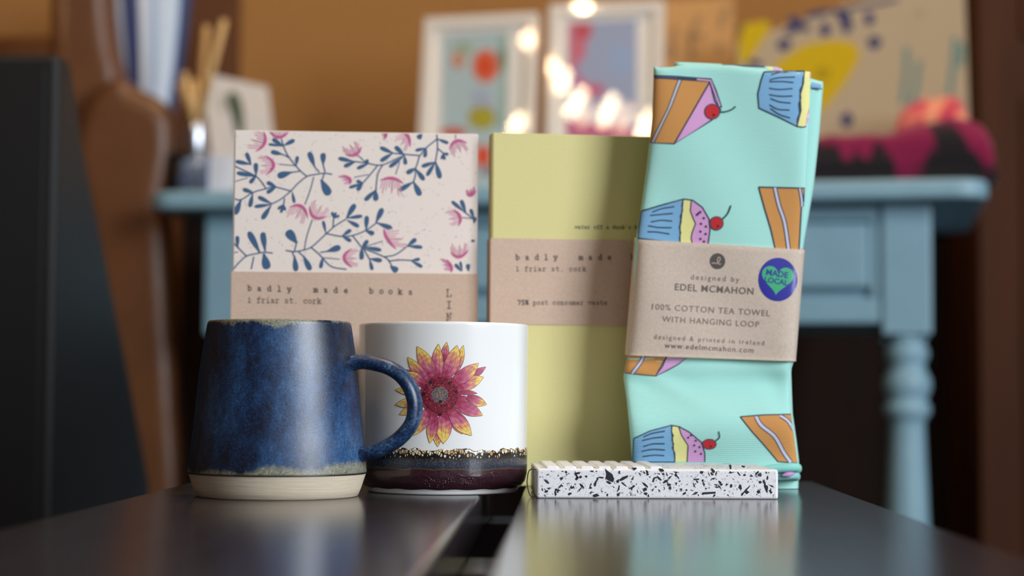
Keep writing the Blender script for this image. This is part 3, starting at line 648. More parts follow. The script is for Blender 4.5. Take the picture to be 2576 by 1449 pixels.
def w1(A):
    for ch, x, y in zip('badlymadebooks', (623, 647, 672, 697, 722, 789, 814, 839, 865, 929, 954, 977, 1001, 1027), [731 + i * .66 for i in (0, 1, 2, 3, 4, 6, 7, 8, 9, 11, 12, 13, 14, 15)]):
        A.type(ch, x, y, 1.85, 0, INK, 1.35)
    A.type('1 friar st. cork', 622, 761, 1.85, 11.7, (92, 76, 70), 1.1, dx=(1, .015))
    for i, ch in enumerate('LINED'): A.type(ch, 1122, 746 + 30 * i, 2.5, 0, (84, 68, 62), 1.0)
writing(f1, -0.0005, band, 'lettering', w1)
# yellow-green one
f2 = Frame((-0.0121, 1.1105, BZ), R(8.0)); H2 = f2.uv(1240, 333)[1]; W2 = 0.148
nb2 = place(f2, 'notebook', 'plain yellow-green notebook with a kraft paper band, partly behind the tea towel', 'notebook')
def w2cover(k):
    A = Art(k, loc_fn(f2, 0, 0, 1.0, 0.0), base=0.00006, mi=1)
    A.type("water off a duck's back", 1446, 575.5, 1.18, 7.9, (54, 50, 40), 1.3)
z1, z0 = f2.uv(1420, 602)[1], f2.uv(1420, 818)[1]
band = notebook(f2, W2, H2, 0.015, nb2, [M_green, M_ink], (z0, z1), w2cover)
def w2(A):
    for ch, x in zip('badlymadeb', (1297, 1321, 1345, 1368.5, 1392, 1456, 1480, 1504.5, 1528, 1587)): A.type(ch, x, 653.5, 1.8, 0, INK, 1.35)
    for ch, x in zip('ooks', (1611, 1635, 1660, 1684)): A.type(ch, x, 653.5, 1.8, 0, INK, 1.35)
    A.type('1 friar st. cork', 1297, 682, 1.6, 11.2, (92, 80, 74), 1.2)
    A.type('75%', 1301, 766.5, 1.6, 9.9, INK, 1.7); A.type('post consumer waste', 1340.6, 766.5, 1.5, 9.9, (86, 76, 72), 1.2)
writing(f2, -0.0005, band, 'lettering', w2)

# ------------------------------------------------------------------ folded tea towel
M_cloth = mat('printed_mint_cotton', rough=0.9, attr=True, sheen=0.15)
nn, L, b = nodes_of(M_cloth)
tcn = nn['Texture Coordinate']; wv = N('ShaderNodeTexWave', wave_type='BANDS', bands_direction='Z'); wv.inputs['Scale'].default_value = 260; wv.inputs['Distortion'].default_value = 1.5; wv.inputs['Detail'].default_value = 2; wv.inputs['Detail Scale'].default_value = 3
L.new(tcn.outputs['Object'], wv.inputs['Vector'])
bp = N('ShaderNodeBump'); bp.inputs['Distance'].default_value = 0.00012; L.new(wv.outputs['Fac'], bp.inputs['Height']); L.new(bp.outputs[0], b.inputs['Normal'])
MINT = (168, 224, 214)
TL = [(163, 1645), (230, 1643), (300, 1640), (420, 1627), (520, 1613), (610, 1599), (750, 1589), (900, 1578), (948, 1568), (1000, 1576), (1080, 1584), (1160, 1590), (1240, 1592)]
TR = [(163, 2040), (330, 2035), (470, 2028), (620, 2014), (905, 1994), (925, 1986), (1000, 1987), (1040, 1990), (1100, 1998), (1160, 2006), (1240, 2006)]
def ttop(px): return interp([(1640, 164), (1655, 170), (1690, 168), (1720, 161), (1840, 164), (1920, 174), (1960, 181), (2045, 182)], px)
def tY(px, py):
    s = (px - 1600) / 420.0; t = (py - 163) / 1070.0
    y = 1.084 + 0.010 * (1 - t)
    g = lambda x, c, q: math.exp(-((x - c) / q) ** 2)
    lo = 1 / (1 + math.exp(-(py - 930) / 14.0))
    y -= lo * (0.0082 * g(py, 1060, 75) * (0.75 + .5 * g(s, .25, .4)) - 0.0016) + 0.0022 * g(py, 1190, 30)
    y += 0.0016 * math.sin(s * 3.0 + py * .006) * (0.4 + 0.6 * lo) + 0.0008 * math.sin(s * 9 - py * .012)
    y += lo * 0.0030 * g(s - (py - 1000) * .0012, .88, .10) * g(py, 1010, 70)
    y += 0.0022 * g(py, 905, 16) + lo * 0.0038 * g(py, 962, 42)
    y -= lo * 0.0018 * g((s - .1) - (py - 950) * .004, 0, .10) * g(py, 960, 60)
    return y
def gsup(s, e=14): return math.sqrt(max(0.0, 1 - abs(2 * s - 1) ** e))
TH = 0.0042
def tfront(px, py, h):
    l, r = interp(TL, py), interp(TR, py); s = min(.9985, max(.0015, (px - l) / (r - l)))
    tp = ttop(px); d = max(0.0, 1 - (py - tp) / 14.0); rnd_ = math.sqrt(max(0, 1 - d * d))
    q = P(l + s * (r - l), py, tY(px, py) - TH * gsup(s) * rnd_ - h); q.z = max(q.z, BZ + 0.0004); return tuple(q)
def cloth_slab(name, lft, rgt, top, bot, cy, th, ns, nr, root, col, extra=None, mats=None, ztop=14.0):
    """closed folded layer: loops around the cross-section, one per row"""
    k = MB(); vs_, fs = [], []; col = lin(col)
    us = [i / ns for i in range(ns + 1)]; us = [0.5 - 0.5 * math.cos(math.pi * u) for u in us]; us = [.35 * a + .65 * (i / ns) for i, a in enumerate(us)]
    loop = [(u, -1) for u in us] + [(u, 1) for u in us[::-1][1:-1]]
    for j in range(nr + 1):
        t = j / nr; t = t if t > .08 else t * t / .08
        for u, sg in loop:
            px0 = lft(top(1700)) + u * (rgt(top(1700)) - lft(top(1700))); py = top(px0) + t * (bot(px0) - top(px0))
            l, r = lft(py), rgt(py); px = l + u * (r - l); d = max(0.0, 1 - (py - top(px0)) / ztop); q = math.sqrt(max(0, 1 - d * d))
            p = P(px, py, cy(px, py) + sg * th * gsup(u) * q); p.z = max(p.z, BZ + 0.0003); vs_.append(p)
    n = len(loop)
    for j in range(nr):
        for i in range(n): q = (i + 1) % n; fs.append((j * n + i, j * n + q, (j + 1) * n + q, (j + 1) * n + i))
    fs.append(tuple(range(n))); fs.append(tuple(nr * n + i for i in range(n - 1, -1, -1)))
    k.mesh(vs_, fs, col)
    if extra: extra(k)
    return k.build(name, mats or M_cloth, root, world=True)
towel = thing('tea_towel', 'folded mint green tea towel printed with cakes, standing upright in a kraft band', 'tea towel', (0.11, 1.075, BZ))
OUT = (50, 66, 88)
def cakes(k):
    A = Art(k, lambda x, y, h: tfront(1560 + x / 2.898, 140 + y / 2.898, h), 22, base=0.00010, step=0.00005)
    BR, PK, CB, YC, WH, RD = (204, 144, 78), (216, 160, 208), (124, 174, 212), (234, 228, 150), (196, 192, 204), (196, 36, 44)
    lw = 11
    def shape(p, c, lv, o=True):
        A.poly(p, c, lv)
        if o: A.outline(p, lw, OUT, lv + 3)
    def cherry(A, x, y, rx, ry, stem):
        A.disc(x, y, rx + 4, ry + 4, OUT, 5); A.disc(x, y, rx - 4, ry - 4, RD, 6); A.disc(x + rx * .2, y + ry * .45, rx * .18, ry * .2, (90, 20, 28), 7)
        A.stroke(stem, 11, (34, 70, 66), 6, smooth=5)
    # slice at the top
    p = [(238, 158), (655, 190), (395, 642), (210, 634)]; shape(p, BR, 0)
    A.poly([(425, 172), (450, 174), (375, 370), (248, 634), (222, 634), (345, 390)], WH, 1); A.stroke([(425, 172), (345, 390), (222, 634)], 6, OUT, 3); A.stroke([(450, 174), (375, 370), (248, 634)], 6, OUT, 3)
    shape([(655, 190), (690, 330), (735, 395), (668, 470), (395, 642)], PK, 0)
    A.stroke([(240, 152), (420, 160), (662, 178), (690, 250), (733, 380)], 26, OUT, 3); A.stroke([(240, 152), (420, 160)], 10, (80, 84, 120), 4); A.stroke([(560, 172), (660, 182), (686, 255), (728, 370)], 12, PK, 4)
    cherry(A, 672, 408, 55, 54, [(718, 412), (770, 408), (815, 392), (842, 370)])
    # cupcake, top right
    p = [(1050, 118), (1345, 112), (1336, 200), (1312, 290), (1318, 400), (1290, 516), (1160, 450), (1012, 382), (1004, 280), (1028, 180)]; shape(p, CB, 0)
    for q in ([(1100, 138), (1170, 122), (1240, 124)], [(1090, 178), (1160, 160), (1275, 156)], [(1090, 190), (1180, 188), (1265, 196)], [(1086, 238), (1160, 246), (1258, 240)], [(1086, 284), (1170, 296), (1256, 294)], [(1096, 312), (1160, 336), (1244, 346)], [(1088, 358), (1150, 390), (1236, 396)], [(1096, 384), (1160, 428), (1240, 454)]): A.stroke(q, 9, OUT, 4, smooth=4)
    p = [(1345, 112), (1398, 122), (1392, 300), (1384, 400), (1352, 518), (1294, 514), (1318, 400), (1312, 290), (1336, 200)]; A.poly(p, YC, 1)
    A.stroke([(1345, 112), (1336, 160), (1330, 215), (1312, 250), (1318, 310), (1304, 350), (1310, 420), (1294, 460), (1292, 516)], 9, OUT, 4); A.stroke([(1292, 516), (1330, 522), (1356, 516)], 9, OUT, 4)
    A.poly([(1378, 380), (1386, 380), (1372, 480), (1352, 516), (1360, 440)], PK, 3); A.poly([(1378, 122), (1398, 120), (1396, 165), (1384, 170)], PK, 3)
    # cake slice at the right edge
    p = [(1010, 958), (1180, 962), (1344, 966), (1338, 1060), (1322, 1110), (1304, 1420), (1134, 1420), (1100, 1270), (1052, 1110)]; shape(p, BR, 0)
    def layer(q, wd): A.stroke(q, wd + 12, OUT, 2, smooth=5); A.stroke(q, wd - 4, (200, 200, 222), 4, smooth=5)
    layer([(1128, 962), (1158, 1090), (1200, 1220), (1230, 1420)], 22); layer([(1310, 966), (1324, 1050), (1326, 1100)], 16)
    # cupcake on its side, above the band
    p = [(150, 1135), (300, 1090), (462, 1045), (446, 1180), (436, 1250), (440, 1370), (130, 1330)]; shape(p, CB, 0)
    for q in ([(236, 1140), (300, 1116), (396, 1100)], [(220, 1164), (290, 1158), (385, 1150)], [(225, 1212), (300, 1200), (380, 1206)], [(205, 1240), (280, 1252), (376, 1254)], [(200, 1284), (270, 1286), (360, 1300)]): A.stroke(q, 9, OUT, 4, smooth=4)
    A.poly([(462, 1045), (520, 1054), (512, 1120), (520, 1170), (550, 1225), (520, 1310), (528, 1380), (436, 1370), (438, 1250), (446, 1180)], YC, 1)
    A.poly([(520, 1054), (600, 1108), (648, 1190), (656, 1270), (640, 1385), (528, 1380), (520, 1310), (550, 1225), (520, 1170), (512, 1120)], PK, 1)
    A.stroke([(462, 1045), (452, 1090), (456, 1130), (440, 1170), (446, 1210), (432, 1250), (442, 1290), (434, 1330), (440, 1372)], 8, OUT, 4); A.stroke([(520, 1054), (512, 1130), (530, 1180), (550, 1225), (525, 1290), (518, 1330), (528, 1380)], 8, OUT, 4); A.stroke([(462, 1045), (530, 1054), (600, 1106), (648, 1190), (656, 1270), (640, 1385)], 9, OUT, 4)
    for x, y in ((585, 1140), (560, 1160), (610, 1185), (590, 1226), (626, 1246), (586, 1282), (624, 1300), (586, 1336), (612, 1355), (572, 1150)): A.disc(x, y, 9, 9, (52, 48, 84), 5, n=10)
    cherry(A, 703, 1222, 48, 48, [(744, 1196), (785, 1150), (808, 1092)])
    # below the band (drawn at 3.578 units to the pixel)
    B = Art(k, lambda x, y, h: tfront(1320 + x / 3.578, 880 + y / 3.578, h), 22, base=0.00010, step=0.00005)
    A = B; lw = 10
    shape([(930, -10), (1300, 10), (1180, 235), (1030, 222), (895, 206)], BR, 0); layer([(1086, 0), (1050, 100), (966, 215)], 26)
    shape([(1300, 10), (1500, 40), (1380, 132), (1290, 182), (1182, 236), (1240, 150)], PK, 0)
    p = [(980, 800), (1130, 730), (1318, 680), (1326, 760), (1336, 850), (1352, 1010), (968, 1010)]; shape(p, CB, 0)
    for q in ([(1068, 785), (1150, 752), (1262, 732)], [(1056, 818), (1150, 796), (1254, 784)], [(1066, 872), (1150, 848), (1260, 846)], [(1052, 914), (1150, 896), (1262, 902)], [(1060, 962), (1160, 948), (1256, 952)]): B.stroke(q, 11, OUT, 4, smooth=4)
    B.poly([(1330, 682), (1386, 690), (1410, 765), (1440, 810), (1470, 862), (1462, 1010), (1352, 1010), (1336, 850), (1326, 760)], YC, 1)
    B.poly([(1386, 690), (1480, 740), (1590, 832), (1625, 930), (1622, 1010), (1462, 1010), (1476, 880), (1440, 810), (1410, 765)], PK, 1)
    B.stroke([(1326, 682), (1322, 740), (1338, 770), (1326, 810), (1342, 850), (1330, 880), (1352, 930), (1352, 1010)], 9, OUT, 4); B.stroke([(1386, 690), (1412, 770), (1470, 860), (1462, 1010)], 9, OUT, 4); B.stroke([(1318, 680), (1390, 692), (1480, 740), (1590, 832), (1622, 930), (1622, 1010)], 10, OUT, 4)
    for x, y in ((1472, 790), (1496, 770), (1540, 818), (1526, 860), (1574, 876), (1536, 914), (1588, 936)): B.disc(x, y, 10, 10, (52, 48, 84), 5, n=10)
    cherry(B, 1662, 850, 62, 44, [(1706, 830), (1752, 790), (1746, 735)])
    p = [(1940, 602), (2150, 585), (2440, 578), (2470, 700), (2500, 850), (2520, 1020), (2400, 1016), (2280, 1006), (2150, 850), (2050, 740)]; shape(p, BR, 0)
    layer([(2082, 600), (2130, 680), (2250, 780), (2330, 920), (2395, 1012)], 30); layer([(2300, 592), (2370, 640), (2420, 720)], 24)
cloth_slab('front_fold', lambda y: interp(TL, y), lambda y: interp(TR, y), ttop, lambda px: interp([(1850, 1236), (1900, 1215), (1955, 1178), (2050, 1174)], px), tY, TH, 64, 120, towel, MINT, cakes)
TL2 = [(155, 1697), (400, 1690), (1240, 1660)]; TR2 = [(150, 2062), (215, 2071), (330, 2062), (470, 2047), (620, 2021), (905, 1998), (930, 1990), (1040, 1994), (1110, 2004), (1160, 2010), (1240, 2008)]
def ttop2(px): return interp([(1690, 155), (1760, 158), (1940, 167), (1962, 170), (1972, 186), (2030, 196), (2055, 204), (2080, 208)], px)
def rear(k):
    A = Art(k, lambda x, y, h: tuple(P(x, y, tY2(x, y) - .0052 * math.sqrt(max(0, 1 - max(0, 1 - (y - ttop2(x)) / 14) ** 2)) - h)), 8, base=0.0002)
    A.poly([(2043, 206), (2066, 212), (2066, 222), (2041, 220)], (134, 178, 214), 0); A.stroke([(2041, 222), (2068, 224)], 3, OUT, 1)
    A.poly([(1930, 168), (1944, 169), (1943, 176), (1930, 175)], (234, 228, 150), 0); A.poly([(1946, 168), (1966, 172), (1966, 178), (1946, 177)], (216, 160, 208), 0); A.stroke([(1815, 163), (1926, 168)], 4, OUT, 0)
def tY2(px, py): return 1.0975 + 0.008 * (1 - (py - 160) / 1070.0) + 0.0015 * math.sin(py * .01 + px * .01)
cloth_slab('rear_fold', lambda y: interp(TL2, y), lambda y: interp(TR2, y), ttop2, lambda px: 1236, tY2, 0.0052, 40, 80, towel, MINT, rear)
# rolled hem at the foot of the right side
k = MB()
hem = [P(1890, 1190, 1.079), P(1940, 1180, 1.079), P(1985, 1176, 1.080), P(2003, 1176, 1.085), P(2005, 1180, 1.094)]
hem = catmull(hem, 6); k.tube(hem, [(0.0029, 0.0027)] * len(hem), 14, col=lin((140, 214, 204)))
hem2 = [q + Vector((0.0002, 0.004, -0.0050)) for q in hem]; k.tube(hem2, [(0.0024, 0.0024)] * len(hem2), 14, col=lin((140, 208, 204)))
k.tube(catmull([P(1966, 1196, 1.0790), P(1984, 1193, 1.0800), P(1998, 1191, 1.0835)], 4), [0.0004, 0.0009, 0.0012, 0.0014, 0.0015, 0.0015, 0.0013, 0.0010, 0.0005], 12, col=lin((206, 150, 204)))
k.build('hem', M_cloth, towel, world=True)
# kraft band round the towel
M_kraft2 = mat('grey_kraft_paper', (200, 182, 166), 0.85, noise=(700.0, 0.10), bump=(1200.0, 0.00005))
bandT = lambda px: 598 + (px - 1600) * 0.0635; bandB = lambda px: 893 + (px - 1578) * 0.036
def bl(py): return interp([(598, 1599), (893, 1575)], py) - 3
def br(py): return interp([(620, 2023), (909, 2000)], py) + 2
def bfront(px, py, h):
    l, r = bl(py), br(py); s = min(.999, max(.001, (px - l) / (r - l)))
    return tuple(P(px, py, bcy(px, py) - bth * gsup(s, 30) - h))
bth = 0.0122
def bcy(px, py): return tY(px, min(py, 880)) - TH - 0.0018 + bth
def band_art(k): pass
bandob = cloth_slab('paper_band', bl, br, bandT, bandB, bcy, bth, 60, 30, towel, (255, 255, 255), None, M_kraft2, ztop=0.001)
G = (122, 108, 100); an = R(3.3)
k = MB(); A = Art(k, bfront, 6, base=0.00012, step=0.00004)
A.font('designed by', 1799, 699.5, 122, G, an, 1.35); A.font('EDEL MCMAHON', 1797, 727, 198, (106, 94, 88), an, 1.12, 0.012)
A.font('100% COTTON TEA TOWEL', 1789, 779.5, 297, G, an, 1.15); A.font('WITH HANGING LOOP', 1788, 809, 244, G, an, 1.15)
A.font('designed & printed in ireland', 1784, 854.5, 278, G, an, 1.35); A.font('www.edelmcmahon.com', 1784, 874.5, 224, (112, 98, 92), an, 1.2, 0.006)
k.build('lettering', M_ink, bandob, world=True)
k = MB(); A = Art(k, bfront, 6, base=0.00012, step=0.00004)
A.disc(1805, 657, 19.5, 20, (84, 76, 76), 0)
A.stroke([(1790, 663), (1796, 661), (1801, 663), (1807, 660), (1812, 652), (1810, 647), (1806, 649), (1805, 657), (1808, 664), (1814, 664)], 2.2, (190, 170, 150), 1, smooth=4)
k.build('logo', M_ink, bandob, world=True)
M_stick = mat('glossy_sticker', rough=0.3, attr=True)
k = MB(); A = Art(k, bfront, 6, base=0.0002, step=0.00005)
A.disc(1957, 703, 49, 54.5, (36, 36, 150), 0, n=48)
ht = []
for i in range(40):
    t = 2 * math.pi * i / 40; x = 16 * math.sin(t) ** 3; y = -(13 * math.cos(t) - 5 * math.cos(2 * t) - 2 * math.cos(3 * t) - math.cos(4 * t))
    x *= 2.52; y *= 2.52; ca, sa = math.cos(R(6)), math.sin(R(6)); ht.append((1956 + x * ca - y * sa, 701 + x * sa + y * ca))
A.poly(ht, (62, 172, 120), 1)
A.font('MADE', 1955, 688, 56, (28, 62, 140), R(9), 1.0, 0.03, 2); A.font('LOCAL', 1953, 707, 60, (28, 62, 140), R(9), 1.0, 0.03, 2)
k.build('sticker', M_stick, bandob, world=True)

# ------------------------------------------------------------------ terrazzo soap dish
M_terr = mat('terrazzo', rough=0.38, attr=True, bump=(900.0, 0.00003))
fd = Frame(P(1350, 1252, 0.9875), R(1.6)); fd.o.z = BZ
dish = place(fd, 'soap_dish', 'white terrazzo soap dish with black chips lying in front of the towel', 'soap dish')
Wd, Dd, Hd = 0.1305, 0.081, 0.0160
k = MB(); WHT = lin((240, 238, 240)); k.box((0, 0, 0), (Wd, Dd, Hd), 0.0013, 3, col=WHT, smooth=False)
for i in range(7):                      # drainage ribs on the left half of the top
    x = 0.0085 + i * 0.0093
    k.box((x - .0036, .0012, Hd - .002), (x + .0036, .078, Hd + .0013), .0012, 3, col=WHT, smooth=False)
r = random.Random(21); BK = (38, 40, 50)
def chips(fn, w_, h_, n, big):
    A = Art(k, fn, base=0.00004, step=0.00001)
    for i in range(n):
        s_ = 0.00016 + 0.0013 * (r.random() ** 6.6 if i > big else .5 + .4 * r.random()); x, y = r.uniform(.0012, w_ - .0012), r.uniform(.0012, h_ - .0012)
        a = r.uniform(0, 3.14); el = r.choice([1, 1.3, 1.8, 2.6, 4]) ; nn_ = r.choice([3, 4, 4, 5, 5, 6]); ca, sa = math.cos(a), math.sin(a); pts = []
        for j in range(nn_):
            t = 2 * math.pi * (j + r.uniform(-.3, .3)) / nn_; q = r.uniform(.75, 1.1); X, Y = s_ * q * math.cos(t) * el ** .5, s_ * q * math.sin(t) / el ** .5
            pts.append((min(max(x + X * ca - Y * sa, .001), w_ - .001), min(max(y + X * sa + Y * ca, .001), h_ - .001)))
        A.poly(pts, r.choice([BK, BK, BK, (58, 60, 72), (30, 30, 38)]), i % 3)
chips(lambda x, y, h: (x, -h, y), Wd, Hd, 800, 5)
chips(lambda x, y, h: (x, y, Hd + h), Wd, Dd, 1100, 10)
chips(lambda x, y, h: (-h, x, y), Dd, Hd, 200, 2); chips(lambda x, y, h: (Wd + h, x, y), Dd, Hd, 200, 2)
A = Art(k, loc_fn(fd, 1320, 880, 3.578), base=0.00008, step=0.00001)
for p in ([(722, 1066), (738, 1082), (790, 1120), (806, 1165), (796, 1192), (766, 1182), (726, 1160), (734, 1120)], [(848, 1170), (880, 1145), (928, 1128), (930, 1145), (892, 1170), (862, 1182)], [(655, 1156), (666, 1160), (648, 1190), (640, 1228), (624, 1230), (622, 1205), (634, 1184)],
          [(1602, 1282), (1718, 1276), (1718, 1294), (1604, 1302)], [(612, 1305), (650, 1293), (675, 1312), (640, 1326), (616, 1322)], [(1672, 1064), (1690, 1068), (1714, 1090), (1706, 1110), (1690, 1106)], [(958, 1062), (1002, 1058), (1010, 1070), (986, 1086)], [(1090, 1080), (1108, 1088), (1118, 1128), (1098, 1132)], [(1205, 1066), (1240, 1070), (1258, 1088), (1246, 1098), (1218, 1096)],
          [(1836, 1036), (1858, 1034), (1862, 1072), (1846, 1076)], [(1520, 1160), (1570, 1158), (1568, 1172), (1522, 1174)], [(2030, 1218), (2026, 1232), (1966, 1300), (1960, 1290), (1990, 1252)], [(1190, 1130), (1215, 1150), (1236, 1172), (1222, 1178), (1196, 1158)], [(848, 1216), (856, 1222), (852, 1262), (834, 1270)], [(1580, 1090), (1612, 1094), (1600, 1116), (1578, 1112)], [(1840, 1100), (1892, 1100), (1860, 1112), (1842, 1112)], [(2075, 1110), (2100, 1090), (2112, 1100), (2090, 1120), (2078, 1124)], [(450, 1104), (482, 1102), (490, 1114), (470, 1122)], [(2140, 1180), (2156, 1164), (2182, 1250), (2176, 1256)], [(1650, 1086), (1662, 1120), (1672, 1140), (1656, 1126)], [(1950, 1040), (1986, 1046), (1976, 1062), (1952, 1054)], [(292, 1250), (326, 1268), (310, 1272), (290, 1266)]): A.poly(p, BK, 4)
for i in range(40):
    x, y = r.uniform(150, 2200), r.uniform(1075, 1300); q = r.uniform(4, 10); A.disc(x, y, q, q, (196, 194, 200), 3, n=10); A.disc(x + 1, y + 1, q * .6, q * .6, (214, 212, 216), 4, n=10)
k.build('slab', M_terr, dish)
M_cord = mat('grey_cord', (120, 108, 98), 0.8)
k = MB(); k.tube(catmull([fd.pt(0.0030, 0.004, 0.0148) - fd.o, fd.pt(-0.0030, 0.010, 0.0150) - fd.o, fd.pt(-0.0046, 0.013, 0.010) - fd.o, fd.pt(-0.0044, 0.012, 0.005) - fd.o, fd.pt(-0.0030, 0.009, 0.0008) - fd.o, fd.pt(-0.0008, 0.005, 0.0006) - fd.o], 8), 0.0003, 8)
k.v = [tuple(fd.m().to_3x3().inverted() @ Vector(q)) for q in k.v]
k.build('hanging_cord', M_cord, dish)
# ------------------------------------------------------------------ the pale blue side table
M_tab = mat('pale_blue_paint', (146, 186, 204), 0.45, noise=((30, 30, 30), 0.05))
TOPZ = EZ + 0.2364
cR, cL = P(2490, 445, 2.0), P(360, 480, 2.194)
tyaw = math.atan2(cR.y - cL.y, cR.x - cL.x); tl = (Vector((cR.x, cR.y)) - Vector((cL.x, cL.y))).length; tdp = 0.47
tab = thing('side_table', 'pale blue painted side table with a drawer and turned legs behind the bench', 'table', (cL.x, cL.y, 0), tyaw)
def tpt(u, d, z=TOPZ):
    c, s = math.cos(tyaw), math.sin(tyaw); return Vector((cL.x + u * c - d * s, cL.y + u * s + d * c, z))
k = MB(); b2 = bmesh.new()
bmesh.ops.create_cube(b2, size=1)
for v in b2.verts: v.co = Vector(((v.co.x + .5) * tl, (v.co.y + .5) * tdp, TOPZ - .0217 + (v.co.z + .5) * .0217))
bmesh.ops.bevel(b2, geom=[e for e in b2.edges if abs(e.verts[0].co.z - e.verts[1].co.z) > .01], offset=.035, segments=6, profile=.5, affect='EDGES')
bmesh.ops.bevel(b2, geom=[e for e in b2.edges if abs(e.verts[0].co.z - e.verts[1].co.z) < .001 and len(e.link_faces) == 2 and e.calc_face_angle(0) > 1], offset=.005, segments=3, profile=.5, affect='EDGES')
k.bm(b2, smooth=False); k.build('tabletop', M_tab, tab)
LB = 0.055; uL, uR = 0.066, tl - 0.066 - LB + 0.004; dF, dB = 0.035, tdp - 0.03 - LB; zt = TOPZ - 0.0218; blk = 0.150
def leg(u, d):
    k = MB(); zb = zt - blk; k.box((u, d, zb), (u + LB, d + LB, zt), 0.003, 2, smooth=False)
    h = LB / 2; sc = [(h * .86, 0), (h * .80, -.006), (h * .74, -.010), (h * .82, -.013), (h * .90, -.018), (h * .90, -.024), (h * .78, -.030), (h * .74, -.036), (h * .84, -.042), (h * .98, -.050), (h * 1.0, -.058), (h * .92, -.066), (h * .80, -.072), (h * .86, -.076), (h * .96, -.080), (h * .96, -.088), (h * .82, -.093), (h * .72, -.098), (h * .72, -.106), (h * .80, -.16), (h * .95, -.26), (h * .98, -.32), (h * .86, -.42), (h * .62, -.50), (h * .58, -.53), (h * .78, -.545), (h * .80, -.560), (h * .55, -zb)]
    k.lathe([(r, zb + z) for r, z in sc][::-1], 40, xf=Matrix.Translation((u + h, d + h, 0))); k.build('leg', M_tab, tab)
for u in (uL, uR):
    for d in (dF, dB): leg(u, d)
a0, a1 = uL + LB, uR; za = zt - 0.137
k = MB(); k.box((a0 - .002, dF + .016, za + .006), (a1 + .002, dF + .030, zt)); k.box((a0, dF + .006, zt - .020), (a1, dF + .017, zt), .001)
k.box((a0, dF + .004, za), (a1, dF + .017, za + .030), .003); k.box((a0, dF + .006, za + .030), (a0 + .012, dF + .017, zt - .02), .001); k.box((a1 - .012, dF + .006, za + .030), (a1, dF + .017, zt - .02), .001)
k.build('front_rail', M_tab, tab)
k = MB(); k.box((a0 + .014, dF + .001, za + .040), (a1 - .014, dF + .016, zt - .023), .004, 3); dr = k.build('drawer', M_tab, tab)
k = MB(); k.lathe([(.006, 0), (.006, .008), (.013, .014), (.015, .020), (.012, .026), (.004, .028)], 24, xf=Matrix.Translation(((a0 + a1) / 2, dF + .001, za + .078)) @ Matrix.Rotation(R(90), 4, 'X')); k.build('knob', M_tab, dr)
for u, nm in ((uL + .016, 'side_rail'), (uR + LB - .034, 'side_rail')):
    k = MB(); k.box((u, dF + LB, za), (u + .018, dB, zt)); k.build(nm, M_tab, tab)
k = MB(); k.box((a0, dB + .016, za), (a1, dB + .034, zt)); k.build('back_rail', M_tab, tab)

# ------------------------------------------------------------------ framed prints leaning back on the table
M_frame = mat('white_lacquer_frame', (240, 230, 220), 0.06, coat=0.6)
M_mount = mat('cream_mount_board', (246, 238, 230), 0.9)
M_art = mat('print_inks', rough=0.9, attr=True)
M_pane = mat('picture_glass', (240, 240, 240), 0.0); thin_glass(M_pane)
LEAN = R(8)
frames = []
def picture(label, pxl, pxr, pyt, Y, yaw, border, art):
    base = P(pxl, 500, Y); base.z = TOPZ + 0.0022
    f = Frame(base, yaw, LEAN); W = f.uv(pxr, 250)[0]; H = f.uv((pxl + pxr) / 2, pyt)[1]
    root = place(f, 'framed_print', label, 'picture'); g = 0.014
    k = MB()
    for lo, hi in (((0, 0, 0), (W, .018, g)), ((0, 0, H - g), (W, .018, H)), ((0, 0, g), (g, .018, H - g)), ((W - g, 0, g), (W, .018, H - g))): k.box(lo, hi, .0008, 2)
    k.build('frame', M_frame, root)
    k = MB(); k.box((g - .002, .006, g - .002), (W - g + .002, .010, H - g + .002)); k.build('mount', M_mount, root)
    k = MB(); A = Art(k, lambda x, y, h: (lambda q: (q[0], .0058 - h, q[1]))(f.uv(x, y, .0058)), base=.0001, step=.0001); art(A); k.build('print', M_art, root)
    k = MB(); k.box((g - .001, .0015, g - .001), (W - g + .001, .0035, H - g + .001)); k.build('glass_pane', M_pane, root)
    k = MB(); k.box((g, .0105, g), (W - g, .016, H - g)); k.build('backing_board', M_mount, root)
    frames.append((f, W, H)); return root
def art1(A):
    A.poly([(1112, 90), (1278, 78), (1274, 478), (1108, 482)], (186, 204, 208), 0)
    A.poly([(1255, 90), (1278, 88), (1274, 330), (1250, 320), (1262, 200)], (160, 186, 178), 1)
    A.disc(1165, 122, 26, 18, (168, 186, 164), 1); A.disc(1152, 152, 17, 22, (214, 150, 124), 2); A.disc(1222, 166, 34, 42, (228, 116, 84), 2); A.disc(1220, 166, 20, 26, (226, 82, 44), 3)
    A.disc(1262, 150, 12, 30, (150, 172, 150), 1); A.disc(1210, 250, 26, 26, (176, 186, 206), 1); A.disc(1212, 296, 36, 30, (176, 164, 72), 2); A.disc(1218, 300, 18, 16, (186, 176, 40), 3); A.disc(1140, 334, 34, 14, (204, 96, 76), 2)
    A.disc(1215, 392, 22, 28, (228, 90, 60), 2); A.disc(1150, 410, 30, 34, (206, 110, 90), 2); A.disc(1225, 430, 20, 14, (150, 150, 160), 1)
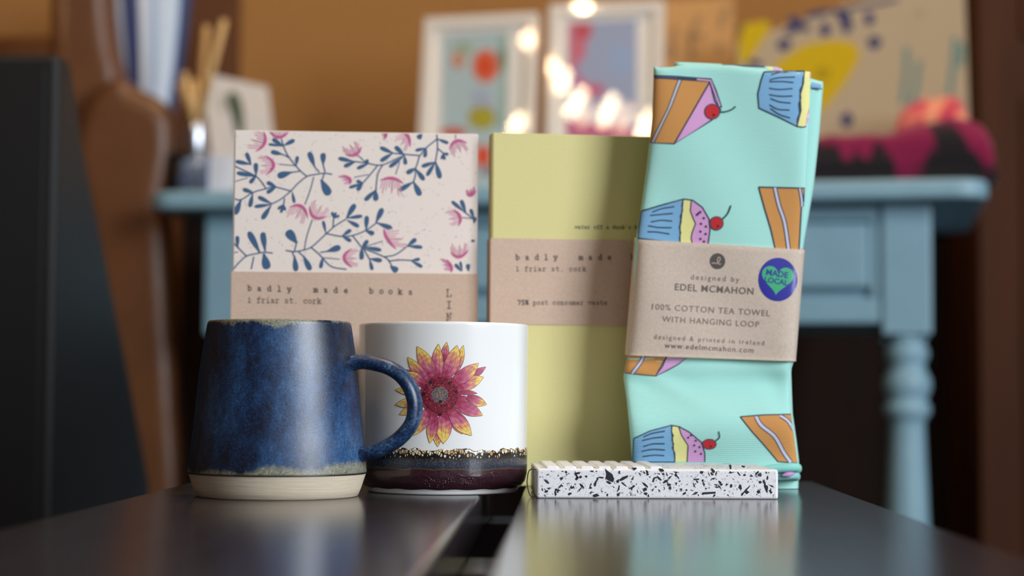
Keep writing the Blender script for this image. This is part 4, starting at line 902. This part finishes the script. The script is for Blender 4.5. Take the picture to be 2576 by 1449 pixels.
def art2(A):
    A.poly([(1428, 58), (1602, 50), (1604, 470), (1424, 474)], (168, 176, 204), 0)
    A.poly([(1430, 60), (1490, 57), (1484, 95), (1462, 130), (1450, 175), (1432, 180)], (214, 130, 150), 1); A.disc(1466, 78, 24, 20, (206, 92, 104), 2); A.disc(1456, 125, 18, 30, (216, 120, 140), 2)
    A.poly([(1440, 160), (1470, 200), (1510, 225), (1500, 250), (1450, 240)], (206, 130, 166), 1); A.disc(1560, 150, 30, 40, (162, 180, 214), 1); A.disc(1500, 225, 22, 14, (208, 110, 140), 2)
    A.poly([(1425, 300), (1590, 320), (1600, 350), (1424, 345)], (206, 110, 146), 1); A.poly([(1424, 360), (1604, 360), (1604, 474), (1424, 474)], (180, 150, 180), 1)
picture('white framed print of orange flowers on pale blue, left of the two framed prints', 1042, 1344, 38, 2.40, R(-15), 0, art1)
picture('taller white framed lilac and pink print reflecting bright bulbs, beside the orange flower print', 1366, 1666, 6, 2.36, R(-12), 0, art2)

# ------------------------------------------------------------------ bulbs hanging in the shop, mirrored in the picture glass
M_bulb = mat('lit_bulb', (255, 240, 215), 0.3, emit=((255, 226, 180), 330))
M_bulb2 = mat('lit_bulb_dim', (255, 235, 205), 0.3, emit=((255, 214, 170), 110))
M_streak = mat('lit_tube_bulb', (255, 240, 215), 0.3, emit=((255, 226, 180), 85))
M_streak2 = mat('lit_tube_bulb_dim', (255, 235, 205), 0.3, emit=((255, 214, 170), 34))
M_flex = mat('black_flex', (24, 22, 22), 0.5)
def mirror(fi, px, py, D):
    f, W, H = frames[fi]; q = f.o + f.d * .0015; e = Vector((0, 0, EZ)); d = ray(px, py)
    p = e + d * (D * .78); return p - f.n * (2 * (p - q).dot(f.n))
def bulb(fi, px, py, ex, ey, D, m, label, r=0.0095):
    a, c = mirror(fi, px - ex, py - ey, D), mirror(fi, px + ex, py + ey, D)
    if a.z < c.z: a, c = c, a
    root = thing('pendant_bulb', label, 'light bulb', tuple(a), 0, 'lit bulbs hanging in the shop')
    ax = (a - c); ln = max(ax.length, .001); ax.normalize(); n = 14; pts, rr = [], []
    for i in range(n + 1):
        t = i / n; s = -r + t * (ln + 2 * r); pts.append(a - ax * s)
        rr.append(max(.001, r * math.sqrt(max(0, 1 - (max(0, r - (s + r), (s + r) - (ln + r)) / r) ** 2))))
    k = MB(); k.tube(pts, rr, 20); k.build('glass_bulb', m, root, world=True)
    k = MB(); cap = a + ax * r; k.tube([cap - ax * .002, cap + ax * .03], .012, 16); k.build('socket', M_flex, root, world=True)
    k = MB(); k.tube([cap + ax * .03, Vector((cap.x, cap.y, cap.z + .06)) + ax * .02, Vector((cap.x, cap.y, RZ))], .003, 8); k.build('flex', M_flex, root, world=True)
for fi, px, py, ex, ey, D, m, what in ((1, 1466, 8, 2, 6, 5.2, M_bulb, 'at the top edge of the lilac print'), (1, 1389, 168, 0, 4, 5.6, M_bulb2, 'highest on the left border of the lilac print'), (1, 1416, 202, -5, 20, 5.4, M_streak, 'lower on the left border of the lilac print'),
                                       (1, 1449, 258, -15, 26, 5.3, M_streak, 'as a long streak at the lower left of the lilac print'), (1, 1473, 288, -10, 18, 5.7, M_streak2, 'as a faint streak between two bright ones'), (1, 1530, 278, -13, 29, 5.3, M_streak, 'as a long streak at the lower middle of the lilac print'),
                                       (1, 1572, 298, -12, 24, 5.8, M_streak2, 'as a faint streak right of the middle one'), (1, 1622, 318, -10, 26, 5.5, M_streak, 'on the right border of the lilac print beside the towel'), (0, 1326, 100, 0, 8, 5.4, M_bulb2, 'on the right border of the orange flower print'), (0, 1300, 312, -8, 14, 5.4, M_streak, 'at the lower right of the orange flower print')):
    bulb(fi, px, py, ex, ey, D, m, 'lit pendant bulb mirrored ' + what)

# ------------------------------------------------------------------ canvas, kraft board and folded fabrics at the right
M_canvas = mat('printed_canvas', rough=0.9, attr=True, bump=(500.0, 0.0002))
def quad_board(name, label, cat, pts, Y, yaw, th, col, art):
    base = P(pts[3][0], pts[3][1], Y); base.z = TOPZ + 0.002
    f = Frame(base, yaw, R(7)); root = place(f, name, label, cat)
    q = [f.uv(*p) for p in pts]; zmin = min(v for u, v in q); q = [(u, max(0.0, v)) for u, v in q]
    k = MB(); k.prism([(u, 0, v) for u, v in q], (0, th, 0), .003, 2, col=lin(col))
    A = Art(k, lambda x, y, h: (lambda w_: (w_[0], -h, w_[1]))(f.uv(x, y)), base=.0003, step=.0002); art(A)
    k.build('printed_canvas', M_canvas, root); return root, f
CAN = (184, 164, 136)
def can(A):
    Yl, Nv, Tl = (206, 172, 0), (44, 52, 104), (104, 140, 134)
    j = lambda L_: [(1640 + x / 2.752, y / 2.752) for x, y in L_]
    A.poly(j([(860, 440), (1050, 310), (1250, 276), (1380, 290), (1435, 340), (1430, 420), (1330, 590), (1240, 700), (1150, 800), (1000, 900), (800, 900), (700, 600)]), Yl, 0)
    A.poly(j([(640, 165), (800, 140), (826, 200), (740, 320), (670, 430), (600, 440), (604, 300)]), Yl, 0)
    A.disc(1640 + 1180 / 2.752, 510 / 2.752, 20, 18, (176, 150, 0), 1)
    for x, y, rx, ry, a in ((1000, 160, 62, 36, .6), (960, 215, 40, 26, 0), (1060, 190, 36, 26, .3), (1150, 95, 100, 20, -.2), (1330, 115, 46, 42, -.6), (1350, 180, 36, 50, .3), (1505, 130, 34, 48, 0), (915, 310, 48, 40, 0), (1200, 205, 36, 48, 0), (1540, 295, 46, 44, 0), (1350, 830, 40, 52, 0), (710, 440, 50, 24, .2), (1290, 80, 40, 22, 0), (600, 205, 26, 26, 0)):
        A.disc(1640 + x / 2.752, y / 2.752, rx / 2.752, ry / 2.752, Nv if x != 600 else (120, 104, 62), 2, a)
    A.stroke(j([(1350, 60), (1480, 40), (1640, 10), (1700, -10)]), 9, Nv, 2)
    for q in ([(1765, 330), (1760, 500), (1730, 720)], [(1850, 420), (1830, 600), (1790, 740)], [(2100, 260), (2090, 420), (2060, 660)], [(2150, 300), (2140, 460)]): A.stroke(j(q), 14, Tl, 1)
    A.disc(1640 + 1850 / 2.752, 90 / 2.752, 12, 12, (176, 158, 126), 1)
quad_board('canvas_print', 'cream canvas with a yellow blob, navy flowers and teal strokes on the blue table', 'canvas', [(1850, 108), (2120, 12), (2300, -60), (1850, 470), (2440, 470), (2440, -60)] and [(1850, 108), (2425, -98), (2445, 480), (1850, 480)], 2.33, R(-10), .022, CAN, can)
def kr(A):
    gy = (158, 126, 88)
    for q in ([(1690, 150), (1692, 90), (1700, 66)], [(1740, 150), (1742, 80), (1762, 42)], [(1812, 70), (1822, 30), (1836, 20)], [(1806, 140), (1812, 110)], [(1660, 130), (1680, 128)], [(1725, 92), (1770, 90)]): A.stroke(q, 13, gy, 1, smooth=4)
quad_board('kraft_board', 'tan board with faint grey brush lettering between the lilac print and the canvas', 'board', [(1650, 2), (1846, -8), (1850, 480), (1650, 480)], 2.44, R(-10), .006, (206, 156, 100), kr)
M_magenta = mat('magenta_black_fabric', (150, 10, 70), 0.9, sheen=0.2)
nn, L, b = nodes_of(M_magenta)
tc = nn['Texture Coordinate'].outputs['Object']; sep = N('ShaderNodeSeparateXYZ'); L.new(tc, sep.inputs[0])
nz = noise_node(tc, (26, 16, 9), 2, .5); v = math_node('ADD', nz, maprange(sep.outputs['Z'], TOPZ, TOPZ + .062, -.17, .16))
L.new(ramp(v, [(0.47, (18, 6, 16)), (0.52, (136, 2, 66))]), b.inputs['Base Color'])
def soft_slab(name, label, cat, outline, d0, d1, m, lump, seed, parts='folded_cloth'):
    """rounded heap of folded cloth on the table: front outline in table coordinates (u, height)"""
    root = thing(name, label, cat, tuple(tpt((outline[0][0] + outline[-1][0]) / 2, (d0 + d1) / 2))); r = random.Random(seed); k = MB(); nu, na = 40, 22; vs_, fs = [], []
    u0, u1 = outline[0][0], outline[-1][0]; ph = [r.uniform(0, 6) for _ in range(6)]
    for i in range(nu + 1):
        u = u0 + (u1 - u0) * i / nu; h = interp(outline, u); e = 1 - abs(2 * i / nu - 1) ** 10; h = max(.002, h * e ** .5)
        for j in range(na + 1):
            a = math.pi * j / na; c_, s_ = math.cos(a), math.sin(a)
            dd = (d0 + d1) / 2 - (d1 - d0) / 2 * math.copysign(abs(c_) ** .45, c_); zz = h * abs(s_) ** .45
            zz += lump * e * s_ * (math.sin(u * 60 + ph[0] + dd * 20) + .6 * math.sin(u * 130 + ph[1])) ; dd += lump * .8 * e * math.sin(zz * 180 + ph[2] + u * 14) * (1 if c_ > 0 else -1)
            p = tpt(u, dd); p.z = TOPZ + .0012 + max(0, zz); vs_.append(p)
    for i in range(nu):
        for j in range(na): q = i * (na + 1) + j; fs.append((q, q + 1, q + na + 2, q + na + 1))
    fs.append(tuple(range(na + 1))); fs.append(tuple(nu * (na + 1) + j for j in range(na, -1, -1)))
    for i in range(nu): q = i * (na + 1); fs.append((q + na, q, q + na + 1, q + na + 1 + na))
    k.mesh(vs_, fs); k.build(parts, m, root, world=True, auto=True); return root
def U(px, py, d):                        # table coordinate under a sight line at depth d behind the front edge
    c, s = math.cos(tyaw), math.sin(tyaw); n = Vector((-s, c, 0)); q = on_plane(px, py, tpt(0, d), n); v = q - Vector((cL.x, cL.y, 0)); return v.x * c + v.y * s, q.z - TOPZ
o_ = [U(x, y, .06) for x, y in ((2000, 350), (2060, 348), (2140, 345), (2220, 338), (2300, 322), (2380, 305), (2450, 296), (2488, 300), (2506, 318))]
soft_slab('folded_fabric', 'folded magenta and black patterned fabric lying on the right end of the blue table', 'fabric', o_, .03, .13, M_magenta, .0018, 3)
M_coral = mat('coral_fabric', (214, 92, 88), 0.9, noise=((70, 70, 70), 0.3), sheen=0.3)
nn, L, b = nodes_of(M_coral); tc = nn['Texture Coordinate'].outputs['Object']
L.new(ramp(noise_node(tc, (45, 45, 45), 2, .5), [(0.38, (196, 40, 84)), (0.5, (226, 96, 92)), (0.62, (240, 160, 122))]), b.inputs['Base Color'])
o_ = [U(x, y, .19) for x, y in ((2235, 330), (2262, 285), (2295, 262), (2335, 246), (2375, 250), (2410, 268), (2440, 300), (2452, 340))]
soft_slab('coral_scarf', 'bunched coral pink scarf behind the magenta fabric, in front of the canvas', 'scarf', o_, .145, .235, M_coral, .004, 9)

# ------------------------------------------------------------------ small things on the left end of the table
def seat(px, d): u = U(px, 470, d)[0]; return tpt(u, d)
M_reed = mat('natural_reed', (216, 176, 118), 0.7)
M_bglass = mat('bottle_glass', (176, 200, 236), 0.05, trans=0.55, coat=1.0)
M_liq = mat('blue_white_label', (120, 142, 190), 0.5)
M_cap = mat('silver_collar', (226, 232, 244), 0.28, metal=1.0)
bs = seat(492, .10); sb = 4600 / bs.y
dif = thing('reed_diffuser', 'glass reed diffuser bottle holding thick natural reeds on the left of the blue table', 'diffuser', (bs.x, bs.y, TOPZ + .0005))
bh = (lambda py: P(492, py, bs.y).z - TOPZ)
k = MB(); zn = bh(398); k.lathe([(.018, 0), (.0215, .002), (.022, .006), (.022, zn - .014), (.019, zn - .006), (.011, zn - .001), (.0108, zn + .004)], 40); k.build('bottle', M_bglass, dif)
k = MB(); k.lathe([(.0222, .012), (.0224, .0125), (.0224, zn - .020), (.0222, zn - .0195)], 40, False, False); k.build('label', M_liq, dif)
k = MB(); z2 = bh(312); k.lathe([(.0112, zn), (.0122, zn + .002), (.0122, z2 - .003), (.011, z2), (.0085, z2), (.0080, zn + .01)], 32, False, False); k.build('collar', M_cap, dif)
for x0, y0, x1, y1, dy in ((489, 318, 448, 205, .004), (492, 318, 470, 190, -.005), (494, 318, 512, 58, .006), (497, 318, 572, 60, -.006), (495, 316, 524, 190, .002), (490, 316, 495, 205, -.002)):
    p0 = P(x0, y0, bs.y) - Vector((bs.x, bs.y, TOPZ)); p1 = P(x1, y1, bs.y) - Vector((bs.x, bs.y, TOPZ)); p0.y += dy * .4; p1.y += dy * 4
    dd = (p1 - p0).normalized(); p0 = p0 + Vector((0, 0, -.006)) ; k = MB(); k.tube([p0 - dd * .03 * 0, p1], .0044, 12); k.build('reed', M_reed, dif)
M_card = mat('white_card', rough=0.8, attr=True)
fc = Frame(seat(520, .26), R(-6), R(10)); fc.o.z = TOPZ + .002
card = place(fc, 'greeting_card', 'white card with a dark green leaf standing behind the reed diffuser', 'card')
q = [fc.uv(*p) for p in ((505, 182), (672, 218), (702, 470), (540, 470))]; q = [(u, max(0, v)) for u, v in q]
k = MB(); k.prism([(u, 0, v) for u, v in q], (0, .004, 0), .0006, 1, col=lin((228, 220, 214)))
A = Art(k, lambda x, y, h: (lambda w_: (w_[0], -h, w_[1]))(fc.uv(x, y)), base=.0003, step=.0002)
A.leaf((612, 345), (582, 230), 34, (74, 88, 62), 0); A.stroke([(600, 350), (575, 240)], 6, (60, 76, 54), 1); A.disc(560, 260, 10, 24, (196, 190, 180), 0)
k.build('card_sheet', M_card, card)
M_boxb = mat('black_box_card', (22, 19, 19), 0.5); M_gold = mat('gold_foil', (150, 110, 60), 0.35, metal=0.6)
b0 = seat(422, .10); b1 = seat(466, .10)
bx = thing('black_box', 'small black box left of the reed diffuser on the blue table', 'box', (b0.x, b0.y, TOPZ + .0005), tyaw)
wb = (b1 - b0).length; hb = P(445, 385, b0.y).z - TOPZ
k = MB(); k.box((0, 0, 0), (wb, .045, hb), .001, 2); k.build('carton', M_boxb, bx)
k = MB(); k.lathe([(.008, 0), (.008, .0008)], 24, xf=Matrix.Translation((wb * .78, -.0006 + .0006, hb * .62)) @ Matrix.Rotation(R(90), 4, 'X')); k.build('foil_seal', M_gold, bx)
M_wb = mat('white_carton', (226, 228, 240), 0.5); M_bb = mat('blue_carton_side', (98, 116, 168), 0.5)
c0 = seat(516, .04); c1 = seat(566, .04)
wx = thing('white_box', 'small white box with a blue stripe standing before the reed diffuser', 'box', (c0.x, c0.y, TOPZ + .0005), tyaw)
wb = (c1 - c0).length; hb = P(545, 392, c0.y).z - TOPZ
k = MB(); k.box((0, 0, 0), (wb, .04, hb), .0008, 2); k.build('carton', M_wb, wx)
k = MB(); k.box((.0006, -.0004, .001), (wb * .18, .0002, hb - .001)); k.build('blue_stripe', M_bb, wx)

# ------------------------------------------------------------------ brown leather armchair with a striped cushion
M_leather = mat('brown_leather', (104, 64, 36), 0.38, noise=((14, 14, 14), 0.16), bump=(160.0, 0.0006))
M_legw = mat('dark_leg_wood', (40, 24, 16), 0.4)
def soft_prism(name, poly, Y, th, m, root, bev, segs=6, yaw=0.0, sub=0):
    pts = [P(x, y, Y) for x, y in poly]
    for q in pts: q.z = max(q.z, 0.06)
    n = len(pts); ar = sum(pts[i].x * pts[(i + 1) % n].z - pts[(i + 1) % n].x * pts[i].z for i in range(n)); sg = 1 if ar > 0 else -1
    nor = []
    for i in range(n):
        t = pts[(i + 1) % n] - pts[i - 1]; t.y = 0; t.normalize(); nor.append(Vector((t.z * sg, 0, -t.x * sg)))
    rings = [(bev * (1 - math.sin(a)), bev * (1 - math.cos(a))) for a in [math.pi / 2 * i / segs for i in range(segs + 1)]]
    rings = rings + [(ins, th - y) for ins, y in rings[::-1]]
    k = MB(); vs_, fs = [], []
    for ins, y in rings:
        for q, nn_ in zip(pts, nor): vs_.append(q - nn_ * ins + Vector((0, y, 0)))
    for j in range(len(rings) - 1):
        for i in range(n): z_ = (i + 1) % n; fs.append((j * n + i, j * n + z_, (j + 1) * n + z_, (j + 1) * n + i))
    k.mesh(vs_, fs); o_ = (len(rings) - 1) * n
    for base_ in (0, o_):
        for t in tessellate_polygon([[Vector((vs_[base_ + i].x, vs_[base_ + i].z, 0)) for i in range(n)]]): k.mesh([vs_[base_ + i] for i in t], [(0, 1, 2)], smooth=False)
    return k.build(name, m, root, world=True, auto=True)
ch = P(320, 1400, 2.35)
arm = thing('armchair', 'brown leather wing armchair on the left, a striped cushion above its arm', 'armchair', (ch.x, ch.y + .1, 0))
def sm(pts, n=5): return [(q.x, q.y) for q in catmull([(x, y, 0) for x, y in pts], n)]
soft_prism('wing', sm([(120, -60), (170, -110), (240, -110), (270, -60), (274, 20), (284, 110), (300, 180), (304, 300), (290, 460), (180, 480), (120, 300)]), 2.345, .07, M_leather, arm, .022)
soft_prism('arm', sm([(168, 380), (190, 290), (230, 220), (290, 188), (340, 214), (400, 246), (432, 286), (440, 360), (430, 440), (420, 520), (426, 640), (436, 820), (450, 1040), (462, 1260), (470, 1500), (360, 1520), (300, 1200), (240, 800), (190, 500)]), 2.295, .055, M_leather, arm, .026, 8)
sx1 = P(440, 900, 2.5).x
k = MB(); k.box((-.86, 2.365, .14), (sx1 - .02, 2.60, .53), .04, 4, smooth=True); k.build('seat', M_leather, arm, world=True)
for x in (-.82, sx1 - .07):
    for y in (2.40, 2.56): k = MB(); k.lathe([(.014, 0), (.022, .15)], 20, xf=Matrix.Translation((x, y, 0))); k.build('leg', M_legw, arm, world=True)
k = MB(); k.box((-.88, 2.605, .14), (sx1 - .02, 2.69, 1.02), .04, 4, smooth=True); k.build('backrest', M_leather, arm, world=True)
M_str = mat('striped_cotton', rough=0.9, attr=True)
cu = thing('striped_cushion', 'white, pale blue and navy striped cushion propped above the brown chair arm', 'cushion', tuple(P(370, 600, 2.49)))
Yc = 2.49; k = MB(); nx, nz = 60, 26; vs_, fs = [], []
edL = [(-60, 252), (60, 268), (160, 282), (300, 300), (860, 330)]; edR = [(-60, 488), (60, 476), (160, 462), (250, 446), (400, 430), (860, 420)]
def cpt(s, t, sg):
    py = -75 + t * 935; l, r = interp(edL, py), interp(edR, py); px = l + s * (r - l); e = max(0, (1 - abs(2 * s - 1) ** 4) * (1 - abs(2 * t - 1) ** 4)) ** .5
    return P(px, py, Yc + sg * .045 * e)
cols = [(0.0, (206, 212, 228)), (.17, (220, 226, 238)), (.20, (58, 66, 110)), (.36, (58, 66, 110)), (.40, (214, 222, 236)), (.52, (170, 192, 224)), (.62, (206, 222, 242)), (.84, (176, 200, 232)), (.87, (60, 76, 120)), (1.0, (70, 84, 124))]
def ccol(s):
    c = cols[0][1]
    for a, q in cols:
        if s >= a: c = q
    return lin(c)
for sg in (-1, 1):
    for i in range(nx):
        for j in range(nz):
            q = [cpt(i / nx, j / nz, sg), cpt((i + 1) / nx, j / nz, sg), cpt((i + 1) / nx, (j + 1) / nz, sg), cpt(i / nx, (j + 1) / nz, sg)]
            if sg < 0: q = q[::-1]
            k.face(q, ccol((i + .5) / nx), 0, True)
k.build('cover', M_str, cu, world=True, weld=True)

# ------------------------------------------------------------------ black display stand, far left
M_std = mat('black_painted_board', (13, 13, 15), 0.5, noise=(8.0, 0.1))
bx0, by0 = P(140, 700, 1.55).x, 1.55; zt2 = P(100, 136, 1.55).z
st = thing('display_stand', 'tall black display stand with a slanting side at the far left', 'display stand', (bx0 - .15, by0 + .12, 0))
def yback(px): return bx0 * 4600 / (px - 1288.0)
prof_ = [(by0, 0.0), (by0, zt2)] + [(yback(px), P(px, py, yback(px)).z) for px, py in ((166, 150), (205, 380), (262, 640), (320, 900), (385, 1210))]
e1, e0 = prof_[-1], prof_[-2]; prof_.append((e1[0] + .02, 0.0))
k = MB(); k.prism([(bx0, y, z_) for y, z_ in prof_], (-.42, 0, 0), .006, 3); k.build('cabinet', M_std, st, world=True)
k = MB(); k.box((bx0 - .41, by0 - .0005, .06), (bx0 - .012, by0 + .002, zt2 - .012), .001, 1); k.build('front_panel', M_std, st, world=True)

# ------------------------------------------------------------------ brown cupboard, far right
M_cup = mat('brown_cupboard_wood', (78, 42, 20), 0.65, noise=((30, 30, 3), 0.18), spec=0.2)
cx0, cy0 = P(2452, 200, 2.52).x, 2.52
cb = thing('cupboard', 'tall brown wooden cupboard at the right edge, beyond the blue table', 'cupboard', (cx0 + .4, cy0 + .1, 0))
k = MB(); k.box((cx0, cy0 + .02, 0), (cx0 + .8, RY1 - .046, 2.1), .004, 2); k.build('carcass', M_cup, cb, world=True)
for i in range(2):
    k = MB(); x0 = cx0 + .004 + i * .397; k.box((x0, cy0, .08), (x0 + .393, cy0 + .0195, 2.09), .003, 2)
    k.box((x0 + .06, cy0 - .006, 1.0), (x0 + .333, cy0 + .002, 2.0), .005, 2); k.box((x0 + .06, cy0 - .006, .16), (x0 + .333, cy0 + .002, .92), .005, 2); d_ = k.build('door', M_cup, cb, world=True)
    k = MB(); k.lathe([(.005, 0), (.005, .012), (.012, .018), (.013, .026), (.004, .03)], 20, xf=Matrix.Translation((x0 + (.365 if i == 0 else .028), cy0, 1.0)) @ Matrix.Rotation(R(90), 4, 'X')); k.build('knob', M_legw, d_, world=True)
